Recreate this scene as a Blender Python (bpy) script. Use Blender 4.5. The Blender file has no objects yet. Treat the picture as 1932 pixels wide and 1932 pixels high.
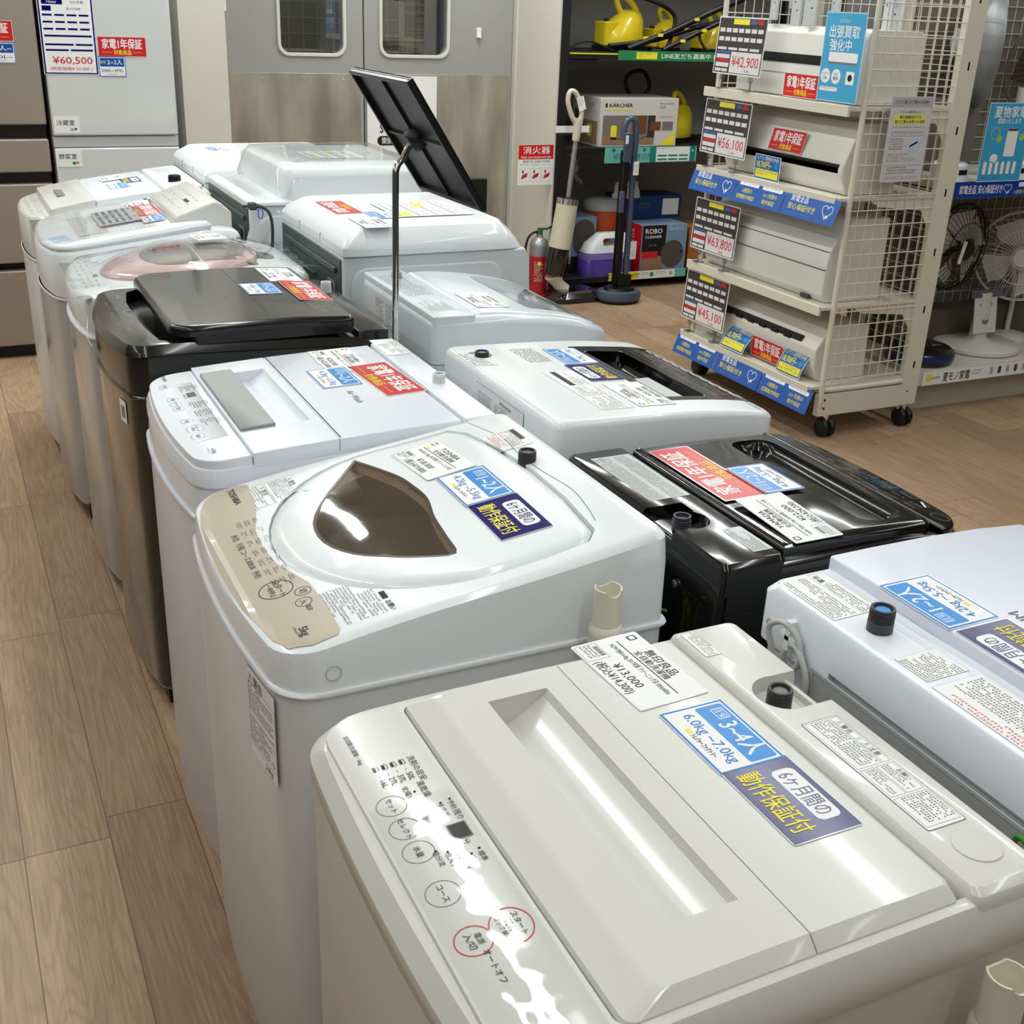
import bpy, bmesh, math, random
from mathutils import Vector, Matrix
from mathutils.bvhtree import BVHTree
from math import pi, sin, cos, radians as R
random.seed(7)
SC = bpy.context.scene
COL = SC.collection

# ------------------------------------------------------------------ camera, world, lamps, exposure
def set_camera():
    pitch, roll, yaw = 0.414662, 0.041967, 0.461718
    f = Vector((sin(yaw)*cos(pitch), cos(yaw)*cos(pitch), -sin(pitch)))
    r = Vector((cos(yaw), -sin(yaw), 0)); u = r.cross(f)
    r2 = r*cos(roll)+u*sin(roll); u2 = -r*sin(roll)+u*cos(roll)
    cam = bpy.data.objects.new('camera', bpy.data.cameras.new('camera'))
    cam.data.sensor_width = 36; cam.data.lens = 2200/1932*36
    cam.data.clip_start = .02; cam.data.clip_end = 60
    m = Matrix((r2, u2, -f)).transposed().to_4x4(); m.translation = (0, 0, 1.62)
    cam.matrix_world = m
    COL.objects.link(cam); SC.camera = cam
set_camera()
wd = bpy.data.worlds.new('world'); SC.world = wd; wd.use_nodes = True
wd.node_tree.nodes['Background'].inputs[0].default_value = (.93, .97, 1, 1)
wd.node_tree.nodes['Background'].inputs[1].default_value = .05
def strip_lamp(x, y0, y1, z, power):
    l = bpy.data.lights.new('ceiling_lamp', 'AREA'); l.shape = 'RECTANGLE'
    l.size = .075; l.size_y = y1-y0; l.energy = power; l.color = (.95, 1, .985)
    o = bpy.data.objects.new('ceiling_lamp', l); o.location = (x, (y0+y1)/2, z); COL.objects.link(o)
for lx in (-2.4, -.7, .98, 2.66, 4.34):
    for ly in (-2.6, .35, 3.3, 6.2):
        strip_lamp(lx, ly-1.25, ly+.05 if ly > 6 else ly+1.25, 3.0, (9 if ly < 0 else 16 if ly < 1 else 20 if ly < 4 else 32)*(.7 if lx < -1 else 1))
vs = SC.view_settings
vs.view_transform = 'Standard'; vs.look = 'None'; vs.gamma = 1; vs.use_curve_mapping = False
vs.exposure = -0.06
SC.cycles.max_bounces = 7; SC.cycles.transparent_max_bounces = 12
SC.cycles.use_denoising = True
SC.cycles.sample_clamp_indirect = 6

# ------------------------------------------------------------------ materials
MATS = {}
def mat(name, col, rough=.4, metal=0, coat=0, trans=0, alpha=1, bump=0, bscale=40, spec=.5, ior=1.45):
    if name in MATS: return MATS[name]
    m = bpy.data.materials.new(name); m.use_nodes = True
    b = m.node_tree.nodes['Principled BSDF']; nt = m.node_tree
    c = tuple(((v/255)**2.2) for v in col) + (1,)
    b.inputs['Base Color'].default_value = c
    b.inputs['Roughness'].default_value = rough; b.inputs['Metallic'].default_value = metal
    b.inputs['Coat Weight'].default_value = coat; b.inputs['Coat Roughness'].default_value = .06
    b.inputs['Transmission Weight'].default_value = trans; b.inputs['Alpha'].default_value = alpha
    b.inputs['Specular IOR Level'].default_value = spec; b.inputs['IOR'].default_value = ior
    tc = nt.nodes.new('ShaderNodeTexCoord'); nz = nt.nodes.new('ShaderNodeTexNoise')
    nz.inputs['Scale'].default_value = bscale; nz.inputs['Detail'].default_value = 3
    nt.links.new(tc.outputs['Object'], nz.inputs['Vector'])
    # slight unevenness of gloss, as on any handled surface
    mr = nt.nodes.new('ShaderNodeMapRange'); mr.inputs['To Min'].default_value = max(.02, rough-.015); mr.inputs['To Max'].default_value = rough+.02
    nt.links.new(nz.outputs['Fac'], mr.inputs['Value']); nt.links.new(mr.outputs['Result'], b.inputs['Roughness'])
    if bump:
        bp = nt.nodes.new('ShaderNodeBump'); bp.inputs['Strength'].default_value = bump; bp.inputs['Distance'].default_value = .01
        nt.links.new(nz.outputs['Fac'], bp.inputs['Height']); nt.links.new(bp.outputs['Normal'], b.inputs['Normal'])
    MATS[name] = m
    return m
def glassy(name, col, rough=.03, mix=.85, bump=0, bscale=12, body=None):
    """thin clear sheet: mostly see-through with a glossy reflection"""
    if name in MATS: return MATS[name]
    m = bpy.data.materials.new(name); m.use_nodes = True; nt = m.node_tree; nt.nodes.clear()
    o = nt.nodes.new('ShaderNodeOutputMaterial'); t = nt.nodes.new('ShaderNodeBsdfTransparent'); g = nt.nodes.new('ShaderNodeBsdfGlossy')
    t.inputs[0].default_value = tuple(((v/255)**2.2) for v in col)+(1,)
    g.inputs['Roughness'].default_value = rough
    mx = nt.nodes.new('ShaderNodeMixShader'); lw = nt.nodes.new('ShaderNodeLayerWeight'); pw = nt.nodes.new('ShaderNodeMath'); pw.operation = 'POWER'; pw.inputs[1].default_value = 4
    ml = nt.nodes.new('ShaderNodeMath'); ml.operation = 'MULTIPLY_ADD'; ml.inputs[1].default_value = .75; ml.inputs[2].default_value = 1-mix; ml.use_clamp = True
    lw.inputs[0].default_value = .5; nt.links.new(lw.outputs['Facing'], pw.inputs[0]); nt.links.new(pw.outputs[0], ml.inputs[0])
    nt.links.new(ml.outputs[0], mx.inputs[0]); nt.links.new(t.outputs[0], mx.inputs[1]); nt.links.new(g.outputs[0], mx.inputs[2])
    if bump:
        tc = nt.nodes.new('ShaderNodeTexCoord'); nz = nt.nodes.new('ShaderNodeTexNoise'); nz.inputs['Scale'].default_value = bscale
        bp = nt.nodes.new('ShaderNodeBump'); bp.inputs['Strength'].default_value = bump; bp.inputs['Distance'].default_value = .02
        nt.links.new(tc.outputs['Object'], nz.inputs['Vector']); nt.links.new(nz.outputs['Fac'], bp.inputs['Height'])
        nt.links.new(bp.outputs['Normal'], g.inputs['Normal']); nt.links.new(bp.outputs['Normal'], lw.inputs['Normal'])
    if body:
        df = nt.nodes.new('ShaderNodeBsdfDiffuse'); df.inputs[0].default_value = tuple(((v/255)**2.2) for v in body[:3])+(1,)
        m2 = nt.nodes.new('ShaderNodeMixShader'); m2.inputs[0].default_value = body[3]; nt.links.new(t.outputs[0], m2.inputs[1]); nt.links.new(df.outputs[0], m2.inputs[2]); nt.links.new(m2.outputs[0], mx.inputs[1])
    nt.links.new(mx.outputs[0], o.inputs[0]); MATS[name] = m
    return m

# ------------------------------------------------------------------ geometry collector
class G:
    def __init__(s): s.v = []; s.f = []; s.m = []; s.M = None; s.cuts = []
    def add(s, vs, fs, mi=0):
        n = len(s.v)
        if s.M is not None: vs = [s.M @ Vector(p) for p in vs]
        s.v += [tuple(p) for p in vs]; s.f += [tuple(i+n for i in f) for f in fs]
        s.m += [mi]*len(fs); return s
    def box(s, x0, x1, y0, y1, z0, z1, mi=0):
        return s.add([(x0,y0,z0),(x1,y0,z0),(x1,y1,z0),(x0,y1,z0),(x0,y0,z1),(x1,y0,z1),(x1,y1,z1),(x0,y1,z1)],
            [(3,2,1,0),(4,5,6,7),(0,1,5,4),(1,2,6,5),(2,3,7,6),(3,0,4,7)], mi)
    def loft(s, rings, mi=0, cap0=True, cap1=True):
        n = len(rings[0]); vs = [p for r in rings for p in r]; fs = []
        for k in range(len(rings)-1):
            for i in range(n):
                j = (i+1) % n; fs.append((k*n+i, k*n+j, (k+1)*n+j, (k+1)*n+i))
        if cap0: fs.append(tuple(reversed(range(n))))
        if cap1: fs.append(tuple((len(rings)-1)*n+i for i in range(n)))
        return s.add(vs, fs, mi)
    def prism(s, pts, z0, z1, mi=0):
        return s.loft([[(x,y,z0) for x,y in pts], [(x,y,z1) for x,y in pts]], mi)
    def tube(s, path, r, n=8, mi=0, closed=False):
        P = [Vector(p) for p in path]; rings = []; L = len(P); up = None
        for i, p in enumerate(P):
            if closed: t = P[(i+1) % L]-P[i-1]
            else: t = P[min(i+1, L-1)]-P[max(i-1, 0)]
            t.normalize()
            if up is None: up = t.orthogonal()
            up = (up-t*up.dot(t)).normalized(); b = t.cross(up)
            rr = r[i] if isinstance(r, (list, tuple)) else r
            rings.append([p+(up*cos(a)+b*sin(a))*rr for a in [2*pi*k/n for k in range(n)]])
        if closed: rings.append(rings[0]); return s.loft(rings, mi, False, False)
        return s.loft(rings, mi)
    def cyl(s, p0, p1, r0, r1=None, n=16, mi=0):
        return s.tube([p0, p1], [r0, r1 if r1 is not None else r0], n, mi)
    def lathe(s, prof, c=(0,0,0), ax='z', n=24, mi=0, sx=1, sy=1):
        rings = []
        for r, h in prof:
            ring = []
            for k in range(n):
                a = 2*pi*k/n; x, y = r*cos(a)*sx, r*sin(a)*sy
                p = {'z': (x,y,h), 'x': (h,x,y), 'y': (y,h,x)}[ax]
                ring.append((p[0]+c[0], p[1]+c[1], p[2]+c[2]))
            rings.append(ring)
        return s.loft(rings, mi)
    def ball(s, c, r, n=16, mi=0, sc=(1,1,1)):
        return s.lathe([(r*sin(a)+1e-5, -r*cos(a)*sc[2]) for a in [pi*k/(n//2) for k in range(n//2+1)]], c, 'z', n, mi, sc[0], sc[1])
    # flat drawing in XY
    def rect(s, x0, y0, x1, y1, z=0, mi=0): return s.add([(x0,y0,z),(x1,y0,z),(x1,y1,z),(x0,y1,z)], [(0,1,2,3)], mi)
    def poly(s, pts, z=0, mi=0): return s.add([(x,y,z) for x,y in pts], [tuple(range(len(pts)))], mi)
    def rr(s, x0, y0, x1, y1, r, z=0, mi=0): return s.poly(rrect(x0,y0,x1,y1,r), z, mi)
    def frame(s, x0, y0, x1, y1, w, z=0, mi=0):
        s.rect(x0,y0,x1,y0+w,z,mi); s.rect(x0,y1-w,x1,y1,z,mi); s.rect(x0,y0+w,x0+w,y1-w,z,mi); return s.rect(x1-w,y0+w,x1,y1-w,z,mi)
    def ring(s, x, y, r, w, z=0, mi=0, n=24, sx=1):
        vs = []; fs = []
        for k in range(n):
            a = 2*pi*k/n; vs += [(x+r*sx*cos(a), y+r*sin(a), z), (x+(r-w)*sx*cos(a), y+(r-w)*sin(a), z)]
        for k in range(n): j = (k+1) % n; fs.append((2*k, 2*j, 2*j+1, 2*k+1))
        return s.add(vs, fs, mi)
    def disc(s, x, y, r, z=0, mi=0, n=24, sx=1): return s.poly([(x+r*sx*cos(2*pi*k/n), y+r*sin(2*pi*k/n)) for k in range(n)], z, mi)
    def text(s, t, x, y, size, mi=0, z=.0003, al='c', w=None, bold=0, res=2, rot=0):
        """x,y: centre of the line; size: letter height in metres; w: forced width"""
        V, F, x0, x1, y0, y1 = glyphs(t, 0, res)
        if bold:
            q = size*bold*.8
            for i, (dx, dy) in enumerate(((q, 0), (-q, 0), (0, q), (0, -q))):
                s.text(t, x+dx*cos(rot)-dy*sin(rot), y+dx*sin(rot)+dy*cos(rot), size, mi, z-.00002*(i+1), al, w, 0, res, rot)
        k = size/.74; kx = k if not w else w/max(1e-6, (x1-x0))
        ox = {'c': -(x0+x1)/2, 'l': -x0, 'r': -x1}[al]; cr, sr = cos(rot), sin(rot); out = []
        for a, b in V:
            px, py = (a+ox)*kx, (b-.36)*k; out.append((x+px*cr-py*sr, y+px*sr+py*cr, z))
        return s.add(out, F, mi)
    def micro(s, x0, y0, x1, y1, h, mi=0, z=.0003, fill=.9, rnd=None):
        """rows of tiny strokes: print too fine to read"""
        rn = random.Random(int((x0*7919+y0*104729+x1*31)*1e4) & 0xffff)
        y = y1
        while y-h > y0:
            xe = x0+(x1-x0)*(1 if rn.random() < .7 else rn.uniform(.4, .95)); x = x0
            while x+h*.75 < xe:
                if rn.random() < fill:
                    g = h*.62
                    for q in rn.sample((0, 1, 2, 3, 4), 3):
                        if q < 3: yy = y-g*(.1+.4*q); s.rect(x+g*.05, yy-g*.09, x+g*rn.uniform(.6, 1), yy+g*.09, z, mi)
                        else: xx = x+g*(.3 if q == 3 else .75); s.rect(xx-g*.08, y-g, xx+g*.08, y-g*rn.uniform(0, .3), z, mi)
                x += h*.78
            y -= h
        return s
    def xf(s, M): s.v = [tuple(M @ Vector(p)) for p in s.v]; return s
    def copy(s): g = G(); g.v = list(s.v); g.f = list(s.f); g.m = list(s.m); return g
    def join(s, g, mi=None): n = len(s.v); s.v += g.v; s.f += [tuple(i+n for i in f) for f in g.f]; s.m += g.m if mi is None else [mi]*len(g.f); return s
    def split(s, us=(), vs=(), fn=None):
        bm = bmesh.new(); vv = [bm.verts.new(p) for p in s.v]
        for f, m in zip(s.f, s.m):
            try: fc = bm.faces.new([vv[i] for i in f]); fc.material_index = m
            except ValueError: pass
        for k, arr in ((0, us), (1, vs)):
            for u in arr:
                co = [0,0,0]; co[k] = u; no = [0,0,0]; no[k] = 1
                bmesh.ops.bisect_plane(bm, geom=bm.verts[:]+bm.edges[:]+bm.faces[:], dist=1e-6, plane_co=co, plane_no=no)
        if fn:
            for v in bm.verts: v.co = fn(v.co)
        s.v = [tuple(v.co) for v in bm.verts]; bm.verts.index_update()
        s.f = [tuple(v.index for v in f.verts) for f in bm.faces]; s.m = [f.material_index for f in bm.faces]; bm.free()
        return s
    def mesh(s, name='m'):
        me = bpy.data.meshes.new(name); me.from_pydata(s.v, [], s.f)
        me.polygons.foreach_set('material_index', s.m); me.update(); return me
    def cut(s, *cutters): s.cuts = s.cuts+list(cutters); return s
    def carve(s, *cutters):
        a = bpy.data.objects.new('a', outward(s.mesh())); COL.objects.link(a)
        nm = max(s.m+[0])+1
        for i in range(max(nm, 4)): a.data.materials.append(DUM[i])
        for c in cutters:
            b = bpy.data.objects.new('b', outward(c.mesh())); COL.objects.link(b)
            for i in range(max(nm, 4)): b.data.materials.append(DUM[i])
            md = a.modifiers.new('x', 'BOOLEAN'); md.operation = 'DIFFERENCE'; md.solver = 'EXACT'; md.object = b
            dg = bpy.context.evaluated_depsgraph_get(); dg.update()
            me = bpy.data.meshes.new_from_object(a.evaluated_get(dg)); a.modifiers.clear(); a.data = me
            bpy.data.objects.remove(b)
        s.v = [tuple(v.co) for v in a.data.vertices]; s.f = [tuple(p.vertices) for p in a.data.polygons]; s.m = [p.material_index for p in a.data.polygons]
        bpy.data.objects.remove(a); return s
    def build(s, name, mats, parent=None, bevel=0, seg=2, ang=30, smooth=40, loc=None, rot=None, sub=0):
        me = s.mesh(name)
        bm = bmesh.new(); bm.from_mesh(me); bmesh.ops.remove_doubles(bm, verts=bm.verts[:], dist=2e-6)
        if bevel or sub or smooth: bmesh.ops.recalc_face_normals(bm, faces=bm.faces[:]) if s_closed(bm) else None
        bm.to_mesh(me); bm.free()
        for m in (mats if isinstance(mats, (list, tuple)) else [mats]): me.materials.append(m)
        if smooth: me.shade_smooth(); me.set_sharp_from_angle(angle=R(smooth))
        o = bpy.data.objects.new(name, me); COL.objects.link(o)
        if parent: o.parent = parent
        if loc: o.location = loc
        if rot: o.rotation_euler = rot
        if bevel:
            b = o.modifiers.new('edge', 'BEVEL'); b.width = bevel; b.segments = seg; b.limit_method = 'ANGLE'; b.angle_limit = R(ang)
            b.use_clamp_overlap = True; b.harden_normals = False
            me.shade_smooth(); me.set_sharp_from_angle(angle=R(75))
        if sub: q = o.modifiers.new('s', 'SUBSURF'); q.levels = sub; q.render_levels = sub; me.set_sharp_from_angle(angle=R(180))
        return o
def outward(me):
    bm = bmesh.new(); bm.from_mesh(me); bmesh.ops.remove_doubles(bm, verts=bm.verts[:], dist=1e-6)
    bmesh.ops.recalc_face_normals(bm, faces=bm.faces[:]); bm.to_mesh(me); bm.free(); return me
def s_closed(bm):
    return len(bm.edges) > 0 and all(len(e.link_faces) == 2 for e in bm.edges)
DUM = [bpy.data.materials.new('slot') for _ in range(6)]
GLY = {}
def glyphs(t, bold, res):
    k = (t, bold, res)
    if k in GLY: return GLY[k]
    c = bpy.data.curves.new('t', 'FONT'); c.body = t; c.size = 1; c.resolution_u = res; c.offset = bold; c.fill_mode = 'FRONT'
    o = bpy.data.objects.new('t', c); COL.objects.link(o)
    dg = bpy.context.evaluated_depsgraph_get(); dg.update()
    me = bpy.data.meshes.new_from_object(o.evaluated_get(dg))
    V = [(v.co.x, v.co.y) for v in me.vertices]; F = [tuple(p.vertices) for p in me.polygons]
    bpy.data.objects.remove(o); bpy.data.curves.remove(c); bpy.data.meshes.remove(me)
    xs = [a for a, b in V] or [0, 1]; ys = [b for a, b in V] or [0, 1]
    GLY[k] = (V, F, min(xs), max(xs), min(ys), max(ys)); return GLY[k]
def rrect(x0, y0, x1, y1, r, n=5):
    rs = r if isinstance(r, (list, tuple)) else (r,)*4   # corners: (x0,y0) (x1,y0) (x1,y1) (x0,y1)
    pts = []
    for (cx, cy, sx, sy, a0), q in zip(((x0,y0,1,1,pi), (x1,y0,-1,1,1.5*pi), (x1,y1,-1,-1,0), (x0,y1,1,-1,.5*pi)), rs):
        for k in range(n+1):
            a = a0+k*pi/2/n; pts.append((cx+sx*q+q*cos(a), cy+sy*q+q*sin(a)))
    return pts
def ringz(pts, z): return [(x, y, z) for x, y in pts]
def arc(cx, cy, r, a0, a1, n=16, sy=1): return [(cx+r*cos(R(a0+(a1-a0)*k/n)), cy+r*sy*sin(R(a0+(a1-a0)*k/n))) for k in range(n+1)]
def frange(a, b, n): return [a+(b-a)*k/n for k in range(1, n)]
def thing(name, label, cat, loc=(0,0,0), rz=0, group=None):
    o = bpy.data.objects.new(name, None); COL.objects.link(o); o.location = loc; o.rotation_euler = (0, 0, rz)
    o.empty_display_size = .05; return tag(o, label, cat, group)
def tag(o, label, cat, group=None):
    o['label'] = label; o['category'] = cat
    if group: o['group'] = group
    return o
def struct(o): o['kind'] = 'structure'; return o
def spline(pts, n=8):
    P = [Vector(p) for p in pts]; out = []
    for i in range(len(P)-1):
        a, b, c, d = P[max(i-1,0)], P[i], P[i+1], P[min(i+2,len(P)-1)]
        for k in range(n):
            t = k/n; out.append(.5*((2*b)+(c-a)*t+(2*a-5*b+4*c-d)*t*t+(3*b-a-3*c+d)*t**3))
    return out+[P[-1]]

WHITE = mat('white_plastic', (232,237,240), .3, coat=.35)
WARM = mat('warm_white_plastic', (213,212,206), .24, coat=.3)
WARMB = mat('warm_white_steel', (203,201,195), .36, coat=.2)
STEELW = mat('white_painted_steel', (226,229,233), .34, coat=.25)
COOL = mat('cool_white_plastic', (232,237,246), .28, coat=.4)
BLACK = mat('black_plastic', (22,22,23), .42)
GLOSSK = mat('gloss_black', (12,12,13), .14, coat=.45)
DGREY = mat('dark_grey', (70,70,70), .45)
MGREY = mat('mid_grey', (120,121,122), .45)
LGREY = mat('light_grey', (175,177,178), .4)
SILVER = mat('silver_grey', (165,166,166), .32, metal=.6)
CHROME = mat('chrome', (225,225,225), .08, metal=1)
PAPER = mat('paper_white', (240,240,240), .6)
INK = mat('ink_black', (30,30,32), .6)
INKG = mat('ink_grey', (120,120,120), .6)
RED = mat('card_red', (205,38,42), .3)
REDT = mat('ink_red', (200,40,50), .5)
BLUE = mat('card_blue', (42,138,216), .3)
NAVY = mat('card_navy', (24,16,104), .16)
YEL = mat('ink_yellow', (240,225,60), .4)
GREEN = mat('ink_green', (60,150,70), .5)
CREAM = mat('cream_metal', (214,208,188), .4)
DARKIN = mat('dark_interior', (45,45,46), .7)
BROWN = mat('smoke_brown_window', (150,122,92), .05, coat=1)
# ------------------------------------------------------------------ room
def floor_material():
    m = bpy.data.materials.new('oak_plank_floor'); m.use_nodes = True; nt = m.node_tree; N = nt.nodes; L = nt.links
    b = N['Principled BSDF']; b.inputs['Roughness'].default_value = .38; b.inputs['Specular IOR Level'].default_value = .35
    geo = N.new('ShaderNodeNewGeometry'); sp = N.new('ShaderNodeSeparateXYZ'); L.new(geo.outputs['Position'], sp.inputs[0])
    def M(op, a, b2=None, c=None):
        n = N.new('ShaderNodeMath'); n.operation = op
        for i, v in enumerate((a, b2, c)):
            if v is None: continue
            if isinstance(v, (int, float)): n.inputs[i].default_value = v
            else: L.new(v, n.inputs[i])
        return n.outputs[0]
    px = M('DIVIDE', M('ADD', sp.outputs[0], .027), .1665); ix = M('FLOOR', px); fx = M('SUBTRACT', px, ix)
    wn = N.new('ShaderNodeTexWhiteNoise'); wn.noise_dimensions = '1D'; L.new(M('ADD', ix, 3.3), wn.inputs['W'])
    off = M('MULTIPLY', wn.outputs['Value'], .92)
    py = M('DIVIDE', M('ADD', sp.outputs[1], M('ADD', off, 20)), .92); iy = M('FLOOR', py); fy = M('SUBTRACT', py, iy)
    cb = N.new('ShaderNodeCombineXYZ'); L.new(ix, cb.inputs[0]); L.new(iy, cb.inputs[1])
    w2 = N.new('ShaderNodeTexWhiteNoise'); w2.noise_dimensions = '3D'; L.new(cb.outputs[0], w2.inputs['Vector'])
    # grain coordinates, shifted from plank to plank
    cg = N.new('ShaderNodeCombineXYZ')
    L.new(M('ADD', sp.outputs[0], M('MULTIPLY', w2.outputs['Value'], 37)), cg.inputs[0])
    L.new(M('ADD', M('MULTIPLY', sp.outputs[1], .11), M('MULTIPLY', w2.outputs['Value'], 11)), cg.inputs[1])
    cf = N.new('ShaderNodeCombineXYZ'); L.new(M('ADD', sp.outputs[0], M('MULTIPLY', w2.outputs['Value'], 37)), cf.inputs[0]); L.new(M('MULTIPLY', sp.outputs[1], .035), cf.inputs[1])
    n1 = N.new('ShaderNodeTexNoise'); n1.inputs['Scale'].default_value = 7; n1.inputs['Detail'].default_value = 2; n1.inputs['Distortion'].default_value = .8; L.new(cg.outputs[0], n1.inputs['Vector'])
    wv = M('POWER', M('MULTIPLY_ADD', M('SINE', M('MULTIPLY', n1.outputs['Fac'], 120)), .5, .5), 3)
    n2 = N.new('ShaderNodeTexNoise'); n2.inputs['Scale'].default_value = 170; n2.inputs['Detail'].default_value = 5; L.new(cf.outputs[0], n2.inputs['Vector'])
    n3 = N.new('ShaderNodeTexNoise'); n3.inputs['Scale'].default_value = 2.2; n3.inputs['Detail'].default_value = 2; L.new(geo.outputs['Position'], n3.inputs['Vector'])
    rp = N.new('ShaderNodeValToRGB'); e = rp.color_ramp.elements
    cols = [(0, (142,115,92)), (.3, (158,131,106)), (.6, (175,147,118)), (1, (194,166,131))]
    e[0].position = 0; e[1].position = 1
    for i, (p, c) in enumerate(cols):
        el = e[0] if i == 0 else (e[len(e)-1] if i == 3 else e.new(p)); el.color = tuple((v/255)**2.2 for v in c)+(1,)
    f = M('ADD', M('MULTIPLY', w2.outputs['Value'], .42), M('ADD', M('MULTIPLY', n3.outputs['Fac'], .35), M('MULTIPLY', wv, -.20)))
    f = M('ADD', f, M('MULTIPLY', M('SUBTRACT', n2.outputs['Fac'], .5), 1.1)); L.new(f, rp.inputs['Fac'])
    # dark hairline joints
    ex = M('LESS_THAN', M('MINIMUM', fx, M('SUBTRACT', 1, fx)), .007); ey = M('LESS_THAN', M('MINIMUM', fy, M('SUBTRACT', 1, fy)), .0014)
    jn = M('MAXIMUM', ex, ey)
    mx = N.new('ShaderNodeMixRGB'); mx.inputs['Color2'].default_value = (.06, .045, .033, 1); L.new(M('MULTIPLY', jn, .75), mx.inputs['Fac']); L.new(rp.outputs['Color'], mx.inputs['Color1'])
    L.new(mx.outputs['Color'], b.inputs['Base Color'])
    bp = N.new('ShaderNodeBump'); bp.inputs['Strength'].default_value = .25; bp.inputs['Distance'].default_value = .002
    L.new(n2.outputs['Fac'], bp.inputs['Height']); L.new(bp.outputs['Normal'], b.inputs['Normal'])
    return m
struct(G().box(-5, 8, -5, 9.5, -.05, 0).build('floor', floor_material(), smooth=0))
struct(G().box(-5, 8, -5, 9.5, 3.08, 3.13).build('ceiling', mat('ceiling_white', (232,232,228), .8), smooth=0))
WALLM = mat('wall_cream', (214,210,198), .7)
WALLG = mat('alcove_wall', (176,174,170), .75)
struct(G().box(-5, 1.33, 6.75, 6.85, 0, 3.08).box(1.33, 3.25, 6.75, 6.85, 2.1, 3.08).box(3.25, 3.60, 6.72, 6.85, 0, 3.08).build('wall_back', WALLM, smooth=0))
struct(G().box(3.60, 8, 6.86, 6.96, 0, 3.08).box(3.58, 3.6, 6.72, 6.96, 0, 3.08).build('wall_alcove', WALLG, smooth=0))
struct(G().box(3.236, 3.260, 6.16, 6.72, 0, 3.08).build('wall_partition', WALLM, smooth=0))
struct(G().box(1.12, 1.335, 5.9, 6.749, 0, 3.08).build('wall_pillar', WALLM, smooth=0))
struct(G().box(1.335, 1.365, 6.70, 6.80, 0, 2.12).box(3.225, 3.27, 6.69, 6.80, 0, 2.12).box(1.3, 3.3, 6.70, 6.8, 2.08, 2.14).build('trim_1', mat('frame_cream', (205,203,192), .5), smooth=0, bevel=.003))
# brushed plate with stains for the kick plates
def plate_material(name, base, amt, metal=.75):
    m = mat(name, base, .42, metal=metal); nt = m.node_tree; N = nt.nodes; L = nt.links; b = N['Principled BSDF']
    tc = N.new('ShaderNodeTexCoord'); mp = N.new('ShaderNodeMapping'); mp.inputs['Scale'].default_value = (5, 1, 1.2); L.new(tc.outputs['Object'], mp.inputs[0])
    nz = N.new('ShaderNodeTexNoise'); nz.inputs['Scale'].default_value = 1.6; nz.inputs['Detail'].default_value = 6; L.new(mp.outputs[0], nz.inputs['Vector'])
    rp = N.new('ShaderNodeValToRGB'); c = [(v/255)**2.2 for v in base]
    rp.color_ramp.elements[0].position = .3; rp.color_ramp.elements[1].position = .75
    rp.color_ramp.elements[0].color = tuple(v*(1-amt) for v in c)+(1,); rp.color_ramp.elements[1].color = tuple(min(1, v*(1+amt)) for v in c)+(1,)
    L.new(nz.outputs['Fac'], rp.inputs['Fac']); L.new(rp.outputs['Color'], b.inputs['Base Color'])
    return m
DOORM = mat('door_grey_steel', (172,173,171), .45, metal=.35)
KICK = plate_material('kick_plate_steel', (192,185,174), .32)
def swing_door(n, x0, x1, wx0, wx1):
    g = G().box(x0, x1, 6.735, 6.775, .01, 2.07)
    g.carve(G().loft([[(x, y, z) for x, z in rrect(wx0, 1.3, wx1, 1.85, .05)] for y in (6.8, 6.7)]))
    d = struct(g.build('door_%d' % n, DOORM, bevel=.002, smooth=30))
    outer = rrect(wx0-.018, 1.282, wx1+.018, 1.868, .065); inner = rrect(wx0, 1.3, wx1, 1.85, .05)
    f = G(); k = len(outer)
    for y0, y1 in ((6.722, 6.74),):
        vs = [(x, y0, z) for x, z in outer]+[(x, y0, z) for x, z in inner]+[(x, y1, z) for x, z in outer]+[(x, y1, z) for x, z in inner]
        fs = []
        for i in range(k):
            j = (i+1) % k; fs += [(i, j, k+j, k+i), (2*k+j, 2*k+i, 3*k+i, 3*k+j), (j, i, 2*k+i, 2*k+j), (k+i, k+j, 3*k+j, 3*k+i)]
        f.add(vs, fs)
    f.build('window_frame', mat('window_gasket', (214,214,206), .5), d, bevel=.003)
    gl = G(); gl.add([(x, 6.755, z) for x, z in inner], [tuple(range(k))])
    gl.build('pane', glassy('door_glass', (225,230,226), .02, .8), d, smooth=0)
    G().box(x0+.02, x1-.02, 6.729, 6.735, .12, 1.195).build('kick_plate', KICK, d, bevel=.001)
    r = G()
    for i in range(4): r.ball((x0+.12+i*(x1-x0-.24)/3, 6.729, 1.165), .006, 8)
    r.build('rivets', CHROME, d)
    return d
d1 = swing_door(1, 1.367, 2.292, 1.82, 2.175)
d2 = swing_door(2, 2.300, 3.222, 2.405, 2.80)
h = G().box(1.500, 1.530, 6.715, 6.735, 1.50, 1.58).box(1.505, 1.525, 6.700, 6.722, 1.50, 1.512); h.build('adhesive_hook', PAPER, d1, bevel=.003)
h = G().box(2.985, 3.012, 6.715, 6.735, 1.40, 1.455).box(2.99, 3.007, 6.700, 6.722, 1.40, 1.41); h.build('adhesive_hook', PAPER, d2, bevel=.003)
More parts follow.
